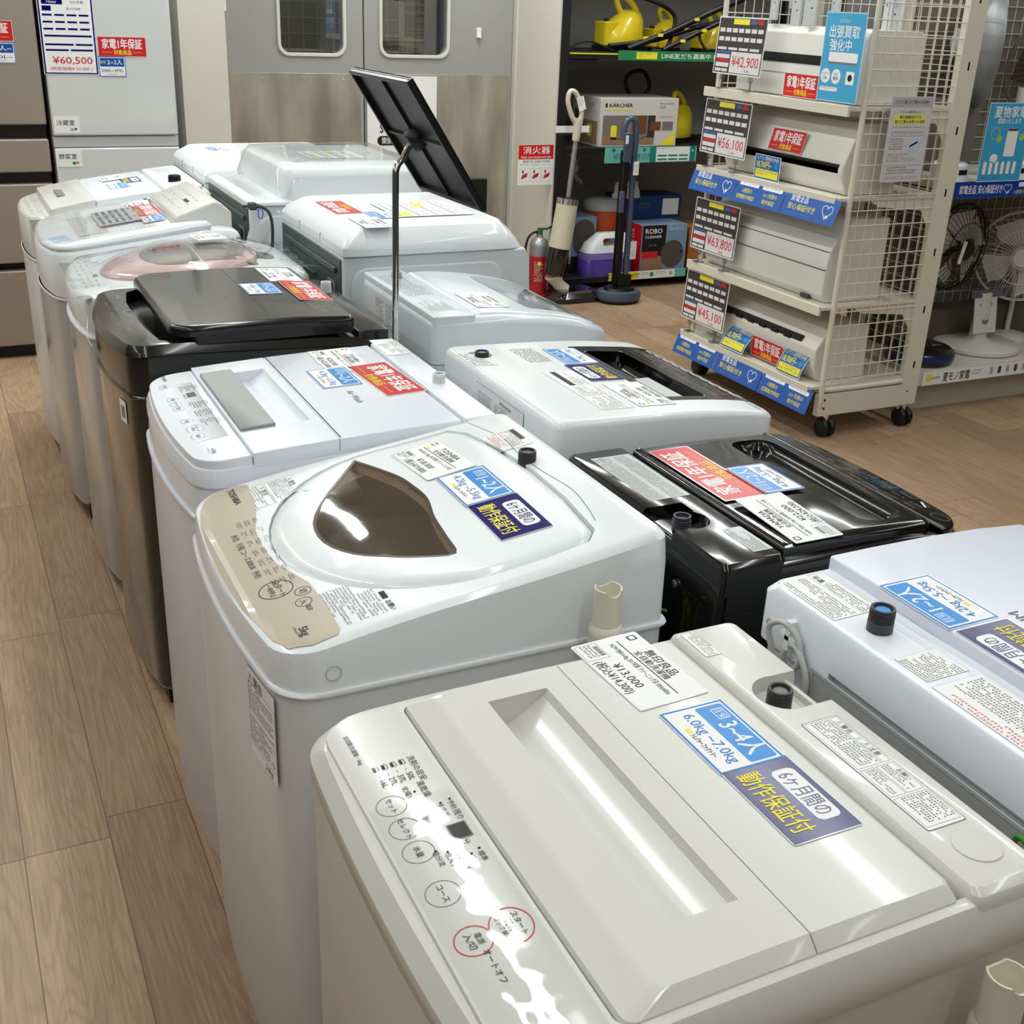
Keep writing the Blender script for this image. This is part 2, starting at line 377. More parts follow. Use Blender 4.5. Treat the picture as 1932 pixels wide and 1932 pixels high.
# staff notice on the right door
p = G().box(-.215, .215, -.32, .32, 0, .003).xf(Matrix.Identity(4))
p.text('STAFF ONLY', .012, .035, .052, 1, .0036, bold=.03, w=.30)
p.rr(-.155, -.062, .175, -.008, .026, .0032, 1).text('関係者以外立入禁止', .01, -.035, .03, 0, .0036, w=.27, bold=.01)
p.xf(Matrix.Translation((2.524, 6.728, .865)) @ Matrix.Rotation(pi/2, 4, 'X'))
p.build('staff_notice', [PAPER, INK], d2, smooth=0)
b = G().box(2.96, 3.07, 6.70, 6.735, .40, .60); b.build('push_plate', BLACK, d2, bevel=.003)
# store room seen through the door windows
strip_lamp(2.3, 7.2, 8.8, 2.95, 12)
t = thing('stock_rack', 'pale stockroom rack with wire front, seen through the door windows', 'rack', (2.3, 8.3, 0))
G().box(-.95, .95, .0, .3, 1.20, 1.24).box(-.95, -.9, 0, .3, 0, 2.2).box(.9, .95, 0, .3, 0, 2.2).build('rack_frame', CREAM, t)
g = G()
for k in range(18): g.cyl((-.9+k*.1, -.01, 1.0), (-.9+k*.1, -.01, 2.1), .003, n=4)
for k in range(10): g.cyl((-.9, -.01, 1.05+k*.1), (.9, -.01, 1.05+k*.1), .003, n=4)
g.build('wire_front', CREAM, t, smooth=0)
t = thing('stored_appliance', 'pale boxed appliance on the stockroom rack, seen through the right window', 'appliance', (2.75, 8.45, 1.24)); G().loft([rrect_z for rrect_z in [[(x, y, z) for x, y in rrect(-.17, -.1, .17, .1, .04)] for z in (0, .30, .33)]]).build('casing', LGREY, t, smooth=40, bevel=.01)
t = thing('stored_appliance', 'round pale appliance on the stockroom rack, seen through the left window', 'appliance', (2.02, 8.45, 1.24)); G().ball((0, 0, .16), .15, 20, sc=(1, .8, 1)).build('casing', COOL, t, smooth=60)
struct(G().box(1.2, 3.5, 9.2, 9.3, 0, 3.08).box(1.1, 1.2, 6.9, 9.3, 0, 3.08).build('wall_stockroom', mat('stockroom_wall', (150,146,132), .7), smooth=0))
# ------------------------------------------------------------------ washing machines: shared helpers
def lerp_prof(tab):
    def f(u):
        if u <= tab[0][0]: return tab[0][1]
        for (a, za), (b, zb) in zip(tab, tab[1:]):
            if u <= b:
                t = (u-a)/(b-a); return za+(zb-za)*t
        return tab[-1][1]
    return f
def sprof(tab, n=6):
    """smooth profile through the table"""
    P = spline([(u, z, 0) for u, z in tab], n); return lerp_prof([(p.x, p.y) for p in P])
class Mach:
    """local axes: u from the front panel to the back, v across, z up"""
    def __init__(s, label, x, y, D, W, flip=False, bow=.02, rf=.05, rb=.02, group=None, cat='washing machine', name='washing_machine'):
        s.D, s.W, s.bow, s.rf, s.rb = D, W, bow, rf, rb
        s.root = thing(name, label, cat, (x, y, 0), pi if flip else 0, group)
        s.V = []; s.F = []; s.bvh = None; s.prof = None
        s.world = Matrix.Translation((x, y, 0)) @ Matrix.Rotation(pi if flip else 0, 4, 'Z')
    def out(s, i=0, rf=None, rb=None, z=0, u0=None, u1=None, n=6):
        rf = s.rf if rf is None else rf; rb = s.rb if rb is None else rb
        p = rrect(i, i, s.D-i, s.W-i, (rf, rb, rb, rf), n); q = []
        for k, (u, v) in enumerate(p): q.append((u, v))
        # more points on the long front edge so that it can bow
        res = []
        for k in range(len(q)):
            a, b = q[k], q[(k+1) % len(q)]; res.append(a)
            if abs(a[1]-b[1]) > .1:
                for t in range(1, 10): res.append((a[0]+(b[0]-a[0])*t/10, a[1]+(b[1]-a[1])*t/10))
        return [(u+s.bow*((v-s.W/2)/(s.W/2))**2*max(0, 1-u/(s.D*.6)), v, z) for u, v in res]
    def surf(s, tab, zs, zt, n=12, smooth=True):
        """tab: height of the top along the depth; geometry drawn flat with its top at zt is bent to it above zs"""
        s.prof = sprof(tab) if smooth else lerp_prof(tab); s.zs, s.zt = zs, zt; s.us = frange(0, s.D, n)
    def bend(s, g, us=None):
        def fn(p):
            if p.z <= s.zs: return p
            t = s.prof(p.x)
            if p.z >= s.zt: return Vector((p.x, p.y, t+p.z-s.zt))
            return Vector((p.x, p.y, s.zs+(p.z-s.zs)*(t-s.zs)/(s.zt-s.zs)))
        g.split(us if us is not None else s.us, (), fn)
        if g.cuts: g.carve(*[c.split(s.us, (), fn) for c in g.cuts]); g.cuts = []
        return g
    def reg(s, g):
        n = len(s.V); s.V += g.v; s.F += [tuple(i+n for i in f) for f in g.f]; s.bvh = None; return g
    def part(s, name, g, mats, **k):
        s.reg(g); return g.build(name, mats, s.root, **k)
    def top(s, u, v, z0=2.5):
        if s.bvh is None: s.bvh = BVHTree.FromPolygons([Vector(p) for p in s.V], s.F)
        h = s.bvh.ray_cast(Vector((u, v, z0)), Vector((0, 0, -1)))
        return h[0].z if h[0] else None
    def stick(s, name, g, mats, u, v, ang=0, lift=.0004, div=.04, parent=None, label=None):
        """print or label wrapped onto the top; its x runs to -v, its y to +u"""
        c, sn = cos(ang), sin(ang); xs = [p[0] for p in g.v]; ys = [p[1] for p in g.v]
        def mp(p):
            a, b = p[0]*c-p[1]*sn, p[0]*sn+p[1]*c
            return Vector((u+b, v-a, p[2]))
        g.v = [tuple(mp(p)) for p in g.v]
        us = [p[0] for p in g.v]; vv = [p[1] for p in g.v]
        if div: g.split([min(us)+k*div for k in range(1, int((max(us)-min(us))/div)+1)], [min(vv)+k*div for k in range(1, int((max(vv)-min(vv))/div)+1)])
        last = None; out = []
        for p in g.v:
            z = s.top(p[0], p[1]); z = last if z is None else z; last = z if z is not None else s.zt
            out.append((p[0], p[1], last+p[2]+lift))
        g.v = out
        # faces drawn clockwise after the mirror: turn them up
        o = g.build(name, mats, parent or s.root, smooth=0)
        if label: o['label'] = label
        return o
    def body(s, z1, mats, z0=.045, inset=.0, bevel=.0, foot=True, r=None):
        g = G().loft([s.out(inset+.012, z=z0), s.out(inset, z=z0+.02), s.out(inset, z=z1)])
        s.part('body', g, mats, smooth=50); s.plinth()
        if foot:
            for a, b in ((.07, .07), (s.D-.07, .07), (.07, s.W-.07), (s.D-.07, s.W-.07)):
                G().lathe([(.02, 0), (.022, .006), (.02, .05)], (a, b, 0), n=12).build('foot', BLACK, s.root)
    def plinth(s): G().box(.05, s.D-.03, .03, s.W-.03, .004, .06).build('plinth', BLACK, s.root)  # added black fill, stands in for the shadow under the machine
    def lid(s, name, pts, z0, z1, mats, ch=(.006, .004), **k):
        """slab with softly rounded upper edge, drawn flat then bent"""
        c = (sum(p[0] for p in pts)/len(pts), sum(p[1] for p in pts)/len(pts))
        rings = [[(x, y, z0) for x, y in pts], [(x, y, z1-ch[1]) for x, y in pts]]
        for t in (.35, .7, 1): 
            a = t*pi/2; d = ch[0]*(1-cos(a)); rings.append([(x, y, z1-ch[1]*(1-sin(a))) for x, y in offset(pts, -d)])
        return G().loft(rings)
    def tap(s, u, v, z, h=.034, r=.0145, col=None, cap=None, base=0):
        g = G(); prof = [(r*1.05, -.03-base), (r*1.05, 0)]; n = 7
        for k in range(n): zz = h*.1+h*.8*k/n; prof += [(r*1.03, zz), (r*1.03, zz+h*.04), (r*.93, zz+h*.06), (r*.93, zz+h*.10)]
        prof += [(r, h*.93), (r*.97, h), (r*.78, h), (r*.74, h*.75), (.001, h*.73)]
        g.lathe(prof, (u, v, z), n=20)
        g2 = G().lathe([(r*.7, h*.7), (r*.6, h*.86), (.001, h*.88)], (u, v, z), n=14)
        t = g.build('water_inlet', col or DGREY, s.root, smooth=40); g2.build('inlet_valve', cap or DGREY, t, smooth=40)
def offset(pts, d):
    """move a closed outline outwards by d (inwards when negative)"""
    n = len(pts); ar = sum(pts[i][0]*pts[(i+1)%n][1]-pts[(i+1)%n][0]*pts[i][1] for i in range(n)); sg = 1 if ar > 0 else -1; out = []
    for i in range(n):
        a, b, c = Vector(pts[i-1][:2]), Vector(pts[i][:2]), Vector(pts[(i+1) % n][:2])
        e1, e2 = (b-a), (c-b)
        if e1.length < 1e-7: e1 = e2
        if e2.length < 1e-7: e2 = e1
        e1 = e1.normalized(); e2 = e2.normalized(); nn = Vector((e1.y+e2.y, -e1.x-e2.x))
        if nn.length < 1e-6: nn = Vector((e1.y, -e1.x))
        nn.normalize(); k = max(.5, nn.dot(Vector((e1.y, -e1.x))))
        out.append(tuple(b+nn*(sg*d/k)))
    return out
def facing_up(o): pass

# ------------------------------------------------------------------ printed cards (drawn in XY, x to the right, y up)
def put(g, name, mats, label, cat, m, spot, ang=0, group=None, lift=.0012, dz=0):
    """lay a stiff card on machine m: spot (u, v) is its centre"""
    xs = [p[0] for p in g.v]; ys = [p[1] for p in g.v]; c, sn = cos(ang), sin(ang); u, v = spot
    pts = []
    for fx in (0, .5, 1):
        for fy in (0, .5, 1):
            x = min(xs)+(max(xs)-min(xs))*fx; y = min(ys)+(max(ys)-min(ys))*fy
            a, b = x*c-y*sn, x*sn+y*c; z = m.top(u+b, v-a)
            if z is not None: pts.append((u+b, v-a, z))
    md = sorted(p[2] for p in pts)[len(pts)//2]; pts = [p for p in pts if abs(p[2]-md) < .012]
    # least squares plane through the surface under the card
    n = len(pts); mu = sum(p[0] for p in pts)/n; mv = sum(p[1] for p in pts)/n; mz = sum(p[2] for p in pts)/n
    suu = sum((p[0]-mu)**2 for p in pts); svv = sum((p[1]-mv)**2 for p in pts)
    ku = sum((p[0]-mu)*(p[2]-mz) for p in pts)/max(suu, 1e-9); kv = sum((p[1]-mv)*(p[2]-mz) for p in pts)/max(svv, 1e-9)
    up = max(p[2]-(mz+ku*(p[0]-mu)+kv*(p[1]-mv)) for p in pts)
    zc = mz+ku*(u-mu)+kv*(v-mv)+min(up, .006)+lift+dz
    X = Vector((sn, -c, ku*sn-kv*c)).normalized(); Y = Vector((c, sn, ku*c+kv*sn)); Z = X.cross(Y).normalized(); Y = Z.cross(X)
    M = Matrix((X, Y, Z)).transposed().to_4x4(); M.translation = (u, v, zc)
    o = g.build(name, mats, None, smooth=0); o.matrix_world = m.world @ M
    return tag(o, label, cat, group)
CARDM = [mat('laminate', (225,232,238), .12, coat=1), RED, PAPER, YEL, BLUE, INK, NAVY, mat('ink_blue', (40,125,205), .4)]
def sheet(w, h, mi=0, t=.0008, r=.003):
    g = G().prism(rrect(-w/2, -h/2, w/2, h/2, r, 2), -t, 0, mi); return g
def red_card(w=.215, h=.083):
    g = sheet(w, h, 0); g.rect(-w/2+.002, -h/2+.002, w/2-.002, h/2-.002, .0001, 1)
    g.text('家電1年保証', 0, h*.13, h*.40, 2, .0004, bold=.03, w=w*.82)
    g.text('対象商品', 0, -h*.29, h*.2, 3, .0004, bold=.02, w=w*.36)
    for sx in (-1, 1): g.rect(sx*w*.32-w*.10, -h*.295, sx*w*.32+w*.10, -h*.28, .0004, 3)
    return g
def blue_card(people, kg, w=.12, h=.083):
    g = sheet(w, h, 0); g.rect(-w/2+.001, -h/2+.001, w/2-.001, h/2-.001, .0001, 7); g.rect(-w/2+.004, -h/2+.004, w/2-.004, h/2-.004, .0002, 2)
    g.rr(-w/2+.007, .001, w/2-.007, h/2-.006, .003, .0003, 4)
    g.text(people, w*.1, h*.245, h*.28, 2, .0005, bold=.02, w=w*.5)
    g.frame(-w*.38, h*.2, -w*.21, h*.38, .001, .0004, 2); g.text('目安', -w*.295, h*.29, h*.1, 2, .0005)
    g.text(kg, 0, -h*.14, h*.17, 7, .0005, bold=.006, w=w*.78)
    g.rect(-w*.2, -h*.37, -w*.13, -h*.30, .0004, 3); g.text('トレジャーファクトリー', w*.08, -h*.335, h*.08, 5, .0005, bold=.02, w=w*.36)
    return g
def navy_card(w=.122, h=.083):
    g = sheet(w, h, 0); g.rect(-w/2+.001, -h/2+.001, w/2-.001, h/2-.001, .0001, 6)
    g.rr(-w*.34, h*.06, w*.34, h*.40, .008, .0003, 2)
    g.text('6ヶ月間の', 0, h*.23, h*.22, 6, .0005, w=w*.56, bold=.01); g.text('動作保証付', 0, -h*.22, h*.27, 3, .0005, bold=.015, w=w*.8)
    return g
def price_tag(brand, line, price, tax, w=.15, h=.085, green=True, flipp=False):
    g = sheet(w, h, 0); g.rect(-w/2+.001, -h/2+.001, w/2-.001, h/2-.001, .0001, 2)
    g.text(brand, 0, h*.36, h*.12, 5, .0004, bold=.01); g.text('全自動洗濯機', 0, h*.22, h*.09, 5, .0004)
    g.rect(-w*.42, h*.125, w*.42, h*.14, .0003, 5); g.text(line, 0, h*.03, h*.075, 5, .0004, w=w*.8)
    g.text(price, w*.05, -h*.19, h*.13, 5, .0004, w=w*.36); g.text(tax, w*.03, -h*.37, h*.13, 5, .0004, w=w*.48)
    g.rr(-w*.455, h*.30, -w*.385, h*.43, .002, .0002, 5); g.rr(-w*.445, h*.325, -w*.395, h*.405, .001, .0003, 2)
    g.frame(-w*.47, -h*.47, -w*.24, -h*.15, .0004, .0003, 5)
    for k in range(13): g.rect(-w*.43+k*w*.012, -h*.24, -w*.43+k*w*.012+w*(.003+.004*((k*7) % 3)/2), -h*.17, .0004, 5)
    g.micro(-w*.46, -h*.46, -w*.25, -h*.26, h*.055, 5, .0004)
    if green: g.rect(-w*.42, h*.15, -w*.34, h*.21, .0003, 3)
    return g
YEN = '¥'
# ------------------------------------------------------------------ left row, nearest first
INKM = [INK, INKG, RED, PAPER, BLACK]
# --- warm white machine in front
def muji():
    m = Mach('warm white washer nearest the camera, long scooped lid handle and round outlined buttons', .272, .535, .572, .53, bow=.012, rf=.055)
    m.surf([(0, .888), (.11, .898), (.3, .902), (.572, .902)], .84, .90)
    m.body(.845, WARMB)
    fr = G().loft([m.out(.0, z=.835), m.out(-.003, z=.84), m.out(-.003, z=.868), m.out(.010, z=.888), m.out(.014, z=.889)])
    fr.cut(G().prism(rrect(.118, .022, .556, .508, .012), .80, 1))
    m.part('top_frame', m.bend(fr), [WARM], smooth=35)
    pn = [(u, v) for u, v, z in m.out(.022, rf=.045)]
    pn = [(min(u, .113), v) for u, v in pn]
    m.part('control_panel', m.bend(m.lid('p', rrect(.022, .022, .113, .508, (.035, .002, .002, .035)), .86, .894, None, (.002, .002))), [WARM], smooth=30)
    # folding lid: front leaf with the scooped grip, back leaf
    a = G().loft([[(u, v, z) for u, v in rrect(.121+i, .018+j, .3085, .512-j, (.012, .001, .001, .012))] for i, j, z in ((0, 0, .845), (0, 0, .886), (.002, .0015, .891), (.03, .012, .9005), (.038, .014, .902))])
    w = G(); sec = [(.203, .915), (.203, .862), (.210, .856), (.250, .878), (.272, .893), (.283, .915)]
    w.loft([[(u, v, z if i else z) for u, z in sec] for i, v in ((0, .46), (1, .09))])
    a.cut(w)
    lf = m.part('lid_front', m.bend(a, [.15, .2, .25]), [WARM], smooth=9)
    b = G().loft([[(u, v, z) for u, v in rrect(.3098, .018+j, .4715-i, .512-j, (.001, .008, .008, .001))] for i, j, z in ((0, 0, .86), (0, 0, .886), (.001, .0015, .891), (.004, .012, .9005), (.008, .014, .902))])
    m.part('lid_back', m.bend(b, [.35, .4]), [WARM], smooth=14)
    c = G().loft([[(u, v, z) for u, v in rrect(.4795+i, .006+j, .572-i*.5, .524-j, .010)] for i, j, z in ((0, 0, .84), (0, 0, .889), (.0015, .004, .897), (.005, .012, .902))])
    c.carve(G().lathe([(.034, .882), (.036, .92)], (.527, .352, 0), n=28), G().box(.527, .6, .318, .386, .882, .93))
    m.part('rear_cover', c, [WARM], bevel=.0015, smooth=35)
    m.tap(.523, .352, .884, h=.024, cap=MGREY)
    G().prism([(x+.532, y+.062) for x, y in arc(0, 0, .024, 0, 360, 24)][:-1], .9, .9035).build('blank_cap', WARM, m.root, bevel=.0008)
    # printing on the panel
    g = G()
    for k, (x, y, r, t) in enumerate(((-.327, .045, .0155, 'セット'), (-.290, .045, .0155, 'セレクト'), (-.254, .045, .0155, '水量'), (-.194, .045, .0165, 'コース'))):
        g.ring(x, y, r, .0007, mi=1); g.text(t, x, y, .0058, 0)
    g.ring(-.131, .047, .0175, .0012, mi=2); g.text('電源', -.131, .0525, .0052, 0); g.text('入/切', -.131, .044, .0062, 0)
    g.ring(-.132, .083, .020, .0012, mi=2, sx=1.1); g.text('スタート', -.132, .0905, .0055, 0); g.text('一時停止', -.132, .082, .006, 0); g.text('ロック解除', -.132, .0745, .0045, 0)
    g.text('全自動洗濯機・6kg', -.43, .040, .0048, 0)
    g.text('洗剤の目安', -.372, .089, .0065, 0)
    for k, t in enumerate(('50L', '37L', '27L', '16L')):
        g.text(t, -.362, .079-k*.0095, .0068, 0); g.rect(-.377, .078-k*.0095, -.373, .0785-k*.0095, .0003, 1)
        g.frame(-.392, .0755-k*.0095, -.384, .0815-k*.0095, .0006, .0003, 0); g.rect(-.391, .076-k*.0095, -.385, .0785-k*.0095, .0003, 0 if k < 3 else 1)
    g.text('風乾燥', -.337, .083, .0065, 0); g.disc(-.337, .073, .0014, .0003, 0)
    g.text('化繊1.5kgまで', -.325, .066, .0058, 0)
    for k, t in enumerate(('予約', 'すすぎ', 'すすぎ', '脱水')): g.text(t, -.302+.004*k, .099-k*.0105, .0052, 0); g.disc(-.311+.002*k, .100-k*.0105, .0014, .0003, 0)
    g.text('残り', -.286, .099, .0062, 0); g.text('約', -.292, .078, .0062, 0); g.text('分', -.247, .0905, .006, 0)
    g.rr(-.275, .081, -.252, .1005, .001, .0002, 1); g.rect(-.2735, .0825, -.2535, .099, .0005, 4)
    for k, t in enumerate(('標準', '毛布', 'おいそぎ', '念入り', '自分流')): g.text(t, -.222+.01*(k > 0)-.006*k, .0965-k*.0095, .0052, 0); g.disc(-.233+.01*(k > 0)-.006*k, .0975-k*.0095, .0014, .0003, 0)
    g.text('オートオフ', -.098, .052, .006, 0)
    m.stick('panel_print', g, INKM, .003, .020, 0)
    f = G(); n = 26
    f.v = [(.024+.086*j/8, .012+.335*i/n, (m.top(.024+.086*j/8, min(max(.012+.335*i/n, .03), .50)) or .895)+.0022) for i in range(n+1) for j in range(9)]
    f.f = [(i*9+j, i*9+j+1, i*9+j+10, i*9+j+9) for i in range(n) for j in range(8)]; f.m = [0]*len(f.f); f.build('panel_film', glassy('rippled_film', (250,251,251), .04, .972, .10, 13), m.root, smooth=180)
    # warning labels on the back strip
    g = G(); g.rr(-.29, -.02, -.095, .03, .003, 0, 1); g.rr(-.289, -.019, -.096, .029, .003, .0001, 3)
    for x0, x1, y0, y1 in ((-.287, -.245, .0175, .027), (-.243, -.20, .0175, .027), (-.287, -.20, -.017, .0155), (-.197, -.15, .0045, .027), (-.197, -.15, -.017, .003), (-.147, -.10, -.017, .027)):
        g.frame(x0, y0, x1, y1, .0004, .0002, 0)
    g.text('⚠警告', -.268, .0222, .006, 0); g.text('⚠注意', -.224, .0222, .006, 0); g.text('お願い', -.175, .023, .005, 0)
    g.micro(-.285, -.015, -.202, .014, .0042, 0); g.micro(-.195, .006, -.152, .019, .0038, 0); g.micro(-.195, -.015, -.152, .001, .0036, 0); g.micro(-.145, -.015, -.102, .025, .004, 0)
    m.stick('caution_label', g, INKM, .523, 0, 0)
    g = G(); g.rr(0, 0, .058, .022, .001, 0, 1); g.rr(.0004, .0004, .0576, .0216, .001, .0001, 3); g.text('⚠', .005, .017, .006, 0); g.micro(.009, .001, .057, .021, .0034, 0)
    m.stick('inlet_label', g, INKM, .488, .508, 0)
    g = G().rect(-.004, 0, .004, .016, 0, 0); m.stick('slot', g, [DGREY], .555, .062, 0)
    # hook hole and drain hose at the near side
    G().disc(0, 0, .011, 0, 0, sx=1.3).xf(Matrix.Translation((.468, -.0006, .858)) @ Matrix.Rotation(pi/2, 4, 'X')).build('hook_hole', BLACK, m.root, smooth=0)
    return m
def hose(label, x, y, ztop, zbot, r, group='drain hoses of the washers', bend=(0, 0), notch=True):
    HS = mat('ivory_hose', (226,222,205), .45); CL = mat('hose_milky', (232,230,214), .3, trans=.35)
    t = thing('drain_hose', label, 'hose', (x, y, 0), 0, group)
    g = G(); n = int((ztop-.11-zbot)/.0075); P = []; Rr = []
    for k in range(n+1):
        z = zbot+(ztop-.11-zbot)*k/n
        for q, rr in ((0, r*.86), (.3, r), (.65, r), (.9, r*.86)): P.append((bend[0]*(1-(z/ztop))**2, bend[1]*(1-z/ztop)**2, z+q*.0075)); Rr.append(rr)
    g.tube(P, Rr, 18); g.build('ribbed_hose', HS, t, smooth=50)
    G().lathe([(r*1.0, ztop-.108), (r*1.12, ztop-.104), (r*1.12, ztop-.085), (r*1.05, ztop-.082), (r*1.05, ztop-.078), (r*1.12, ztop-.075), (r*1.10, ztop-.06), (r*.9, ztop-.055)], n=28).build('hose_collar', HS, t, smooth=50)
    pr = [(r*.92, ztop-.06), (r*.92, ztop), (r*.82, ztop), (r*.80, ztop-.03), (.001, ztop-.031)]
    e = G().lathe(pr, n=28)
    if notch: e.carve(G().cyl((0, -.1, ztop+.006), (0, .1, ztop+.006), .013, n=16))
    e.build('hose_end', HS, t, smooth=50, bevel=0)
    return t
def toshiba5():
    m = Mach('white washer with beige left panel and smoked oval window in the lid', .285, 1.232, .585, .562, bow=.022, rf=.055)
    m.surf([(0, .846), (.04, .860), (.2, .890), (.4, .918), (.585, .948)], .815, .95, n=16)
    lay = [(u, v) for u, v in ([(.33+.245*cos(R(a))*.98, .285+.245*sin(R(a))) for a in range(90, 271, 9)]+[(.40, .04), (.47, .045), (.492, .07), (.505, .18), (.508, .30), (.498, .42), (.482, .50), (.46, .53), (.40, .53)])]
    inner = [(.318+.168*cos(R(a)), .285+.2*sin(R(a))) for a in range(100, 261, 10)]
    bd = G().loft([m.out(.012, z=.045), m.out(0, z=.065), m.out(0, z=.80)])
    bd.carve(G().lathe([(.17, .60), (.2, .79), (.2, .9)], (.32, .285, 0), n=28))
    m.part('body', bd, STEELW, smooth=50); m.plinth()
    for a, b in ((.07, .07), (.5, .07), (.07, .49), (.5, .49)): G().lathe([(.02, 0), (.022, .006), (.02, .05)], (a, b, 0), n=12).build('foot', BLACK, m.root)
    m.part('seam_rim', G().loft([m.out(-.004, z=.795), m.out(-.006, z=.799), m.out(-.004, z=.803)]), STEELW, smooth=60)
    cv = G().loft([m.out(.0, z=.803), m.out(.001, z=.90), m.out(.004, z=.938), m.out(.011, z=.947), m.out(.02, z=.95)])
    cv.cut(G().prism(offset(lay, .0035), .925, 1), G().prism([(.32+.16*cos(R(a)), .285+.2*sin(R(a))) for a in range(0, 360, 12)], .7, 1))
    m.part('top_cover', m.bend(cv), [WHITE], smooth=35)
    # lid, slightly domed, with the window cut out
    win = [(.281, .503), (.237, .446), (.19, .385), (.155, .32), (.15, .25), (.175, .19), (.215, .15), (.255, .122), (.298, .107), (.306, .16), (.313, .224), (.324, .27), (.328, .302), (.325, .35), (.319, .392), (.30, .45)]
    win = [(q.x, q.y) for q in spline([(a, b, 0) for a, b in win+win[:1]], 3)[:-1]]
    ld = m.lid('l', lay, .93, .955, None, (.022, .013))
    dome = lambda g: g.split([.1, .15, .2, .25, .3, .35, .4, .45], [.1, .17, .24, .31, .38, .45], lambda p: Vector((p.x, p.y, p.z+(.006*max(0, 1-((p.x-.32)/.24)**2-((p.y-.285)/.25)**2) if p.z > .953 else 0))))
    m.part('lid', m.bend(dome(ld), []).carve(G().prism(win, .6, 1.2)), [WHITE], smooth=40)
    pw = G().prism(offset(win, .002), .9462, .9475); pr = G().loft([ringz(offset(win, .001), .9535), ringz(offset(win, .001), .9545), ringz(offset(win, -.005), .9548), ringz(offset(win, -.005), .9535)], 0, False, False)
    wo = m.bend(dome(G().poly(offset(win, -.0002), .9545)), []).build('window', SMOKE, m.root, smooth=80)
    m.bend(dome(pr), []).build('window_rim', BROWND, wo, smooth=0)
    tub = G().lathe([(.168, .612), (.16, .64), (.165, .70), (.17, .80), (.178, .80), (.178, .60)], (.32, .285, 0), n=32); tub.build('wash_tub', mat('drum_steel', (190,188,184), .3, metal=.5), m.root, smooth=40)
    G().lathe([(.11, .612), (.10, .64), (.05, .66), (.001, .672)], (.32, .285, 0), n=24).build('pulsator', mat('pulsator_grey', (120,122,130), .4), m.root)
    G().lathe([(.155, .80), (.165, .815), (.155, .825), (.145, .815)], (.32, .285, 0), n=32).build('balance_ring', mat('ring_grey', (95,95,110), .3), m.root, smooth=60)
    # hinge crease of the lid
    g = G().split(); cr = [(.335, .03), (.338, .09), (.33, .15)]
    # beige panel
    BG = mat('beige_panel', (186,174,154), .34, coat=.2)
    pan = [(.018, .06), (.030, .03), (.058, .016), (.092, .018), (.098, .03)]+[(.100, .10), (.098, .165)]+[(.088, .20), (.074, .25), (.070, .31), (.074, .37), (.090, .43)]+[(.098, .47), (.103, .535), (.085, .548), (.055, .545), (.032, .53), (.018, .50)]+[(.008, .45), (.003, .38), (.001, .31), (.001, .25), (.004, .17)]
    pan = [(u+.006, v) for u, v in pan]
    g = G().poly([(-v, u) for u, v in pan], 0, 0)
    g2 = G(); g2.text('TOSHIBA', -.505, .080, .011, 0, bold=.02)
    for k, t in enumerate(('水位', '行程', 'コース', '風乾燥', '予約')): g2.text(t, -.365+k*.032, .048, .0085 if k != 3 else .007, 0); g2.rr(-.379+k*.032, .041, -.351+k*.032, .055, .006, -.0001, 1) if 0 else None
    for r in range(3):
        for c in range(7): g2.micro(-.41+c*.034, .057+r*.0125, -.41+c*.034+.022, .066+r*.0125, .0042, 0)
    g2.ring(-.178, .060, .024, .0012, mi=0, sx=1); g2.text('スタート', -.178, .065, .009, 0); g2.text('一時停止', -.178, .053, .007, 0)
    g2.ring(-.150, .090, .0115, .0008, mi=0); g2.text('切', -.150, .090, .009, 0); g2.ring(-.122, .083, .0115, .0008, mi=0); g2.text('入', -.122, .083, .009, 0); g2.text('電源', -.103, .085, .006, 0)
    g2.text('5kg', -.052, .064, .012, 0, bold=.01); g2.micro(-.07, .048, -.04, .056, .005, 0)
    m.stick('control_panel', g, [BG], 0, 0, lift=.0012, div=.008); m.stick('panel_print', g2, INKM, 0, 0, lift=.0017, div=.012)
    # labels on the cover
    g = G(); g.rr(-.53, 0, -.44, .085, .001, 0, 1); g.rr(-.5295, .0005, -.4405, .0845, .001, .0001, 3); g.frame(-.527, .003, -.444, .032, .0005, .0002, 0); g.frame(-.527, .034, -.444, .081, .0005, .0002, 0)
    g.text('⚠警告', -.50, .026, .009, 0); g.text('⚠警告', -.505, .074, .008, 0); g.micro(-.525, .004, -.446, .021, .004, 0); g.micro(-.525, .036, -.446, .07, .004, 0)
    m.stick('warning_label', g, INKM, .098, -.005, .0)
    g = G(); g.micro(0, 0, .10, .045, .0046, 0); g.micro(.03, .045, .10, .07, .0046, 0); g.text('お願い', .085, .078, .007, 0, bold=.02); g.rect(.045, .074, .065, .082, .0003, 0)
    m.stick('notice_print', g, [INK], .100, .128, .0)
    g = G(); g.rr(0, 0, .075, .062, .001, 0, 1); g.rr(.0005, .0005, .0745, .0615, .001, .0001, 3); g.rect(.002, .050, .05, .059, .0002, 4); g.micro(.002, .026, .072, .049, .0045, 0); g.micro(.002, .002, .06, .024, .0045, 2)
    m.stick('inlet_label', g, INKM, .495, .465)
    m.tap(.518, .335, m.top(.518, .335)-.004, h=.022, r=.0145)
    hg = G(); pts = [(.49, .545), (.50, .50), (.512, .44), (.505, .36), (.508, .28), (.515, .2), (.505, .13), (.495, .09)]
    g = G(); 
    for a, b in zip(spline([(-v, u+.012, 0) for u, v in pts], 5), spline([(-v, u+.012, 0) for u, v in pts], 5)[1:]):
        g.add([a, b, (b[0], b[1]+.0012, 0), (a[0], a[1]+.0012, 0)], [(0, 1, 2, 3)])
    m.stick('rear_seam', g, [INKG], 0, 0, div=0)
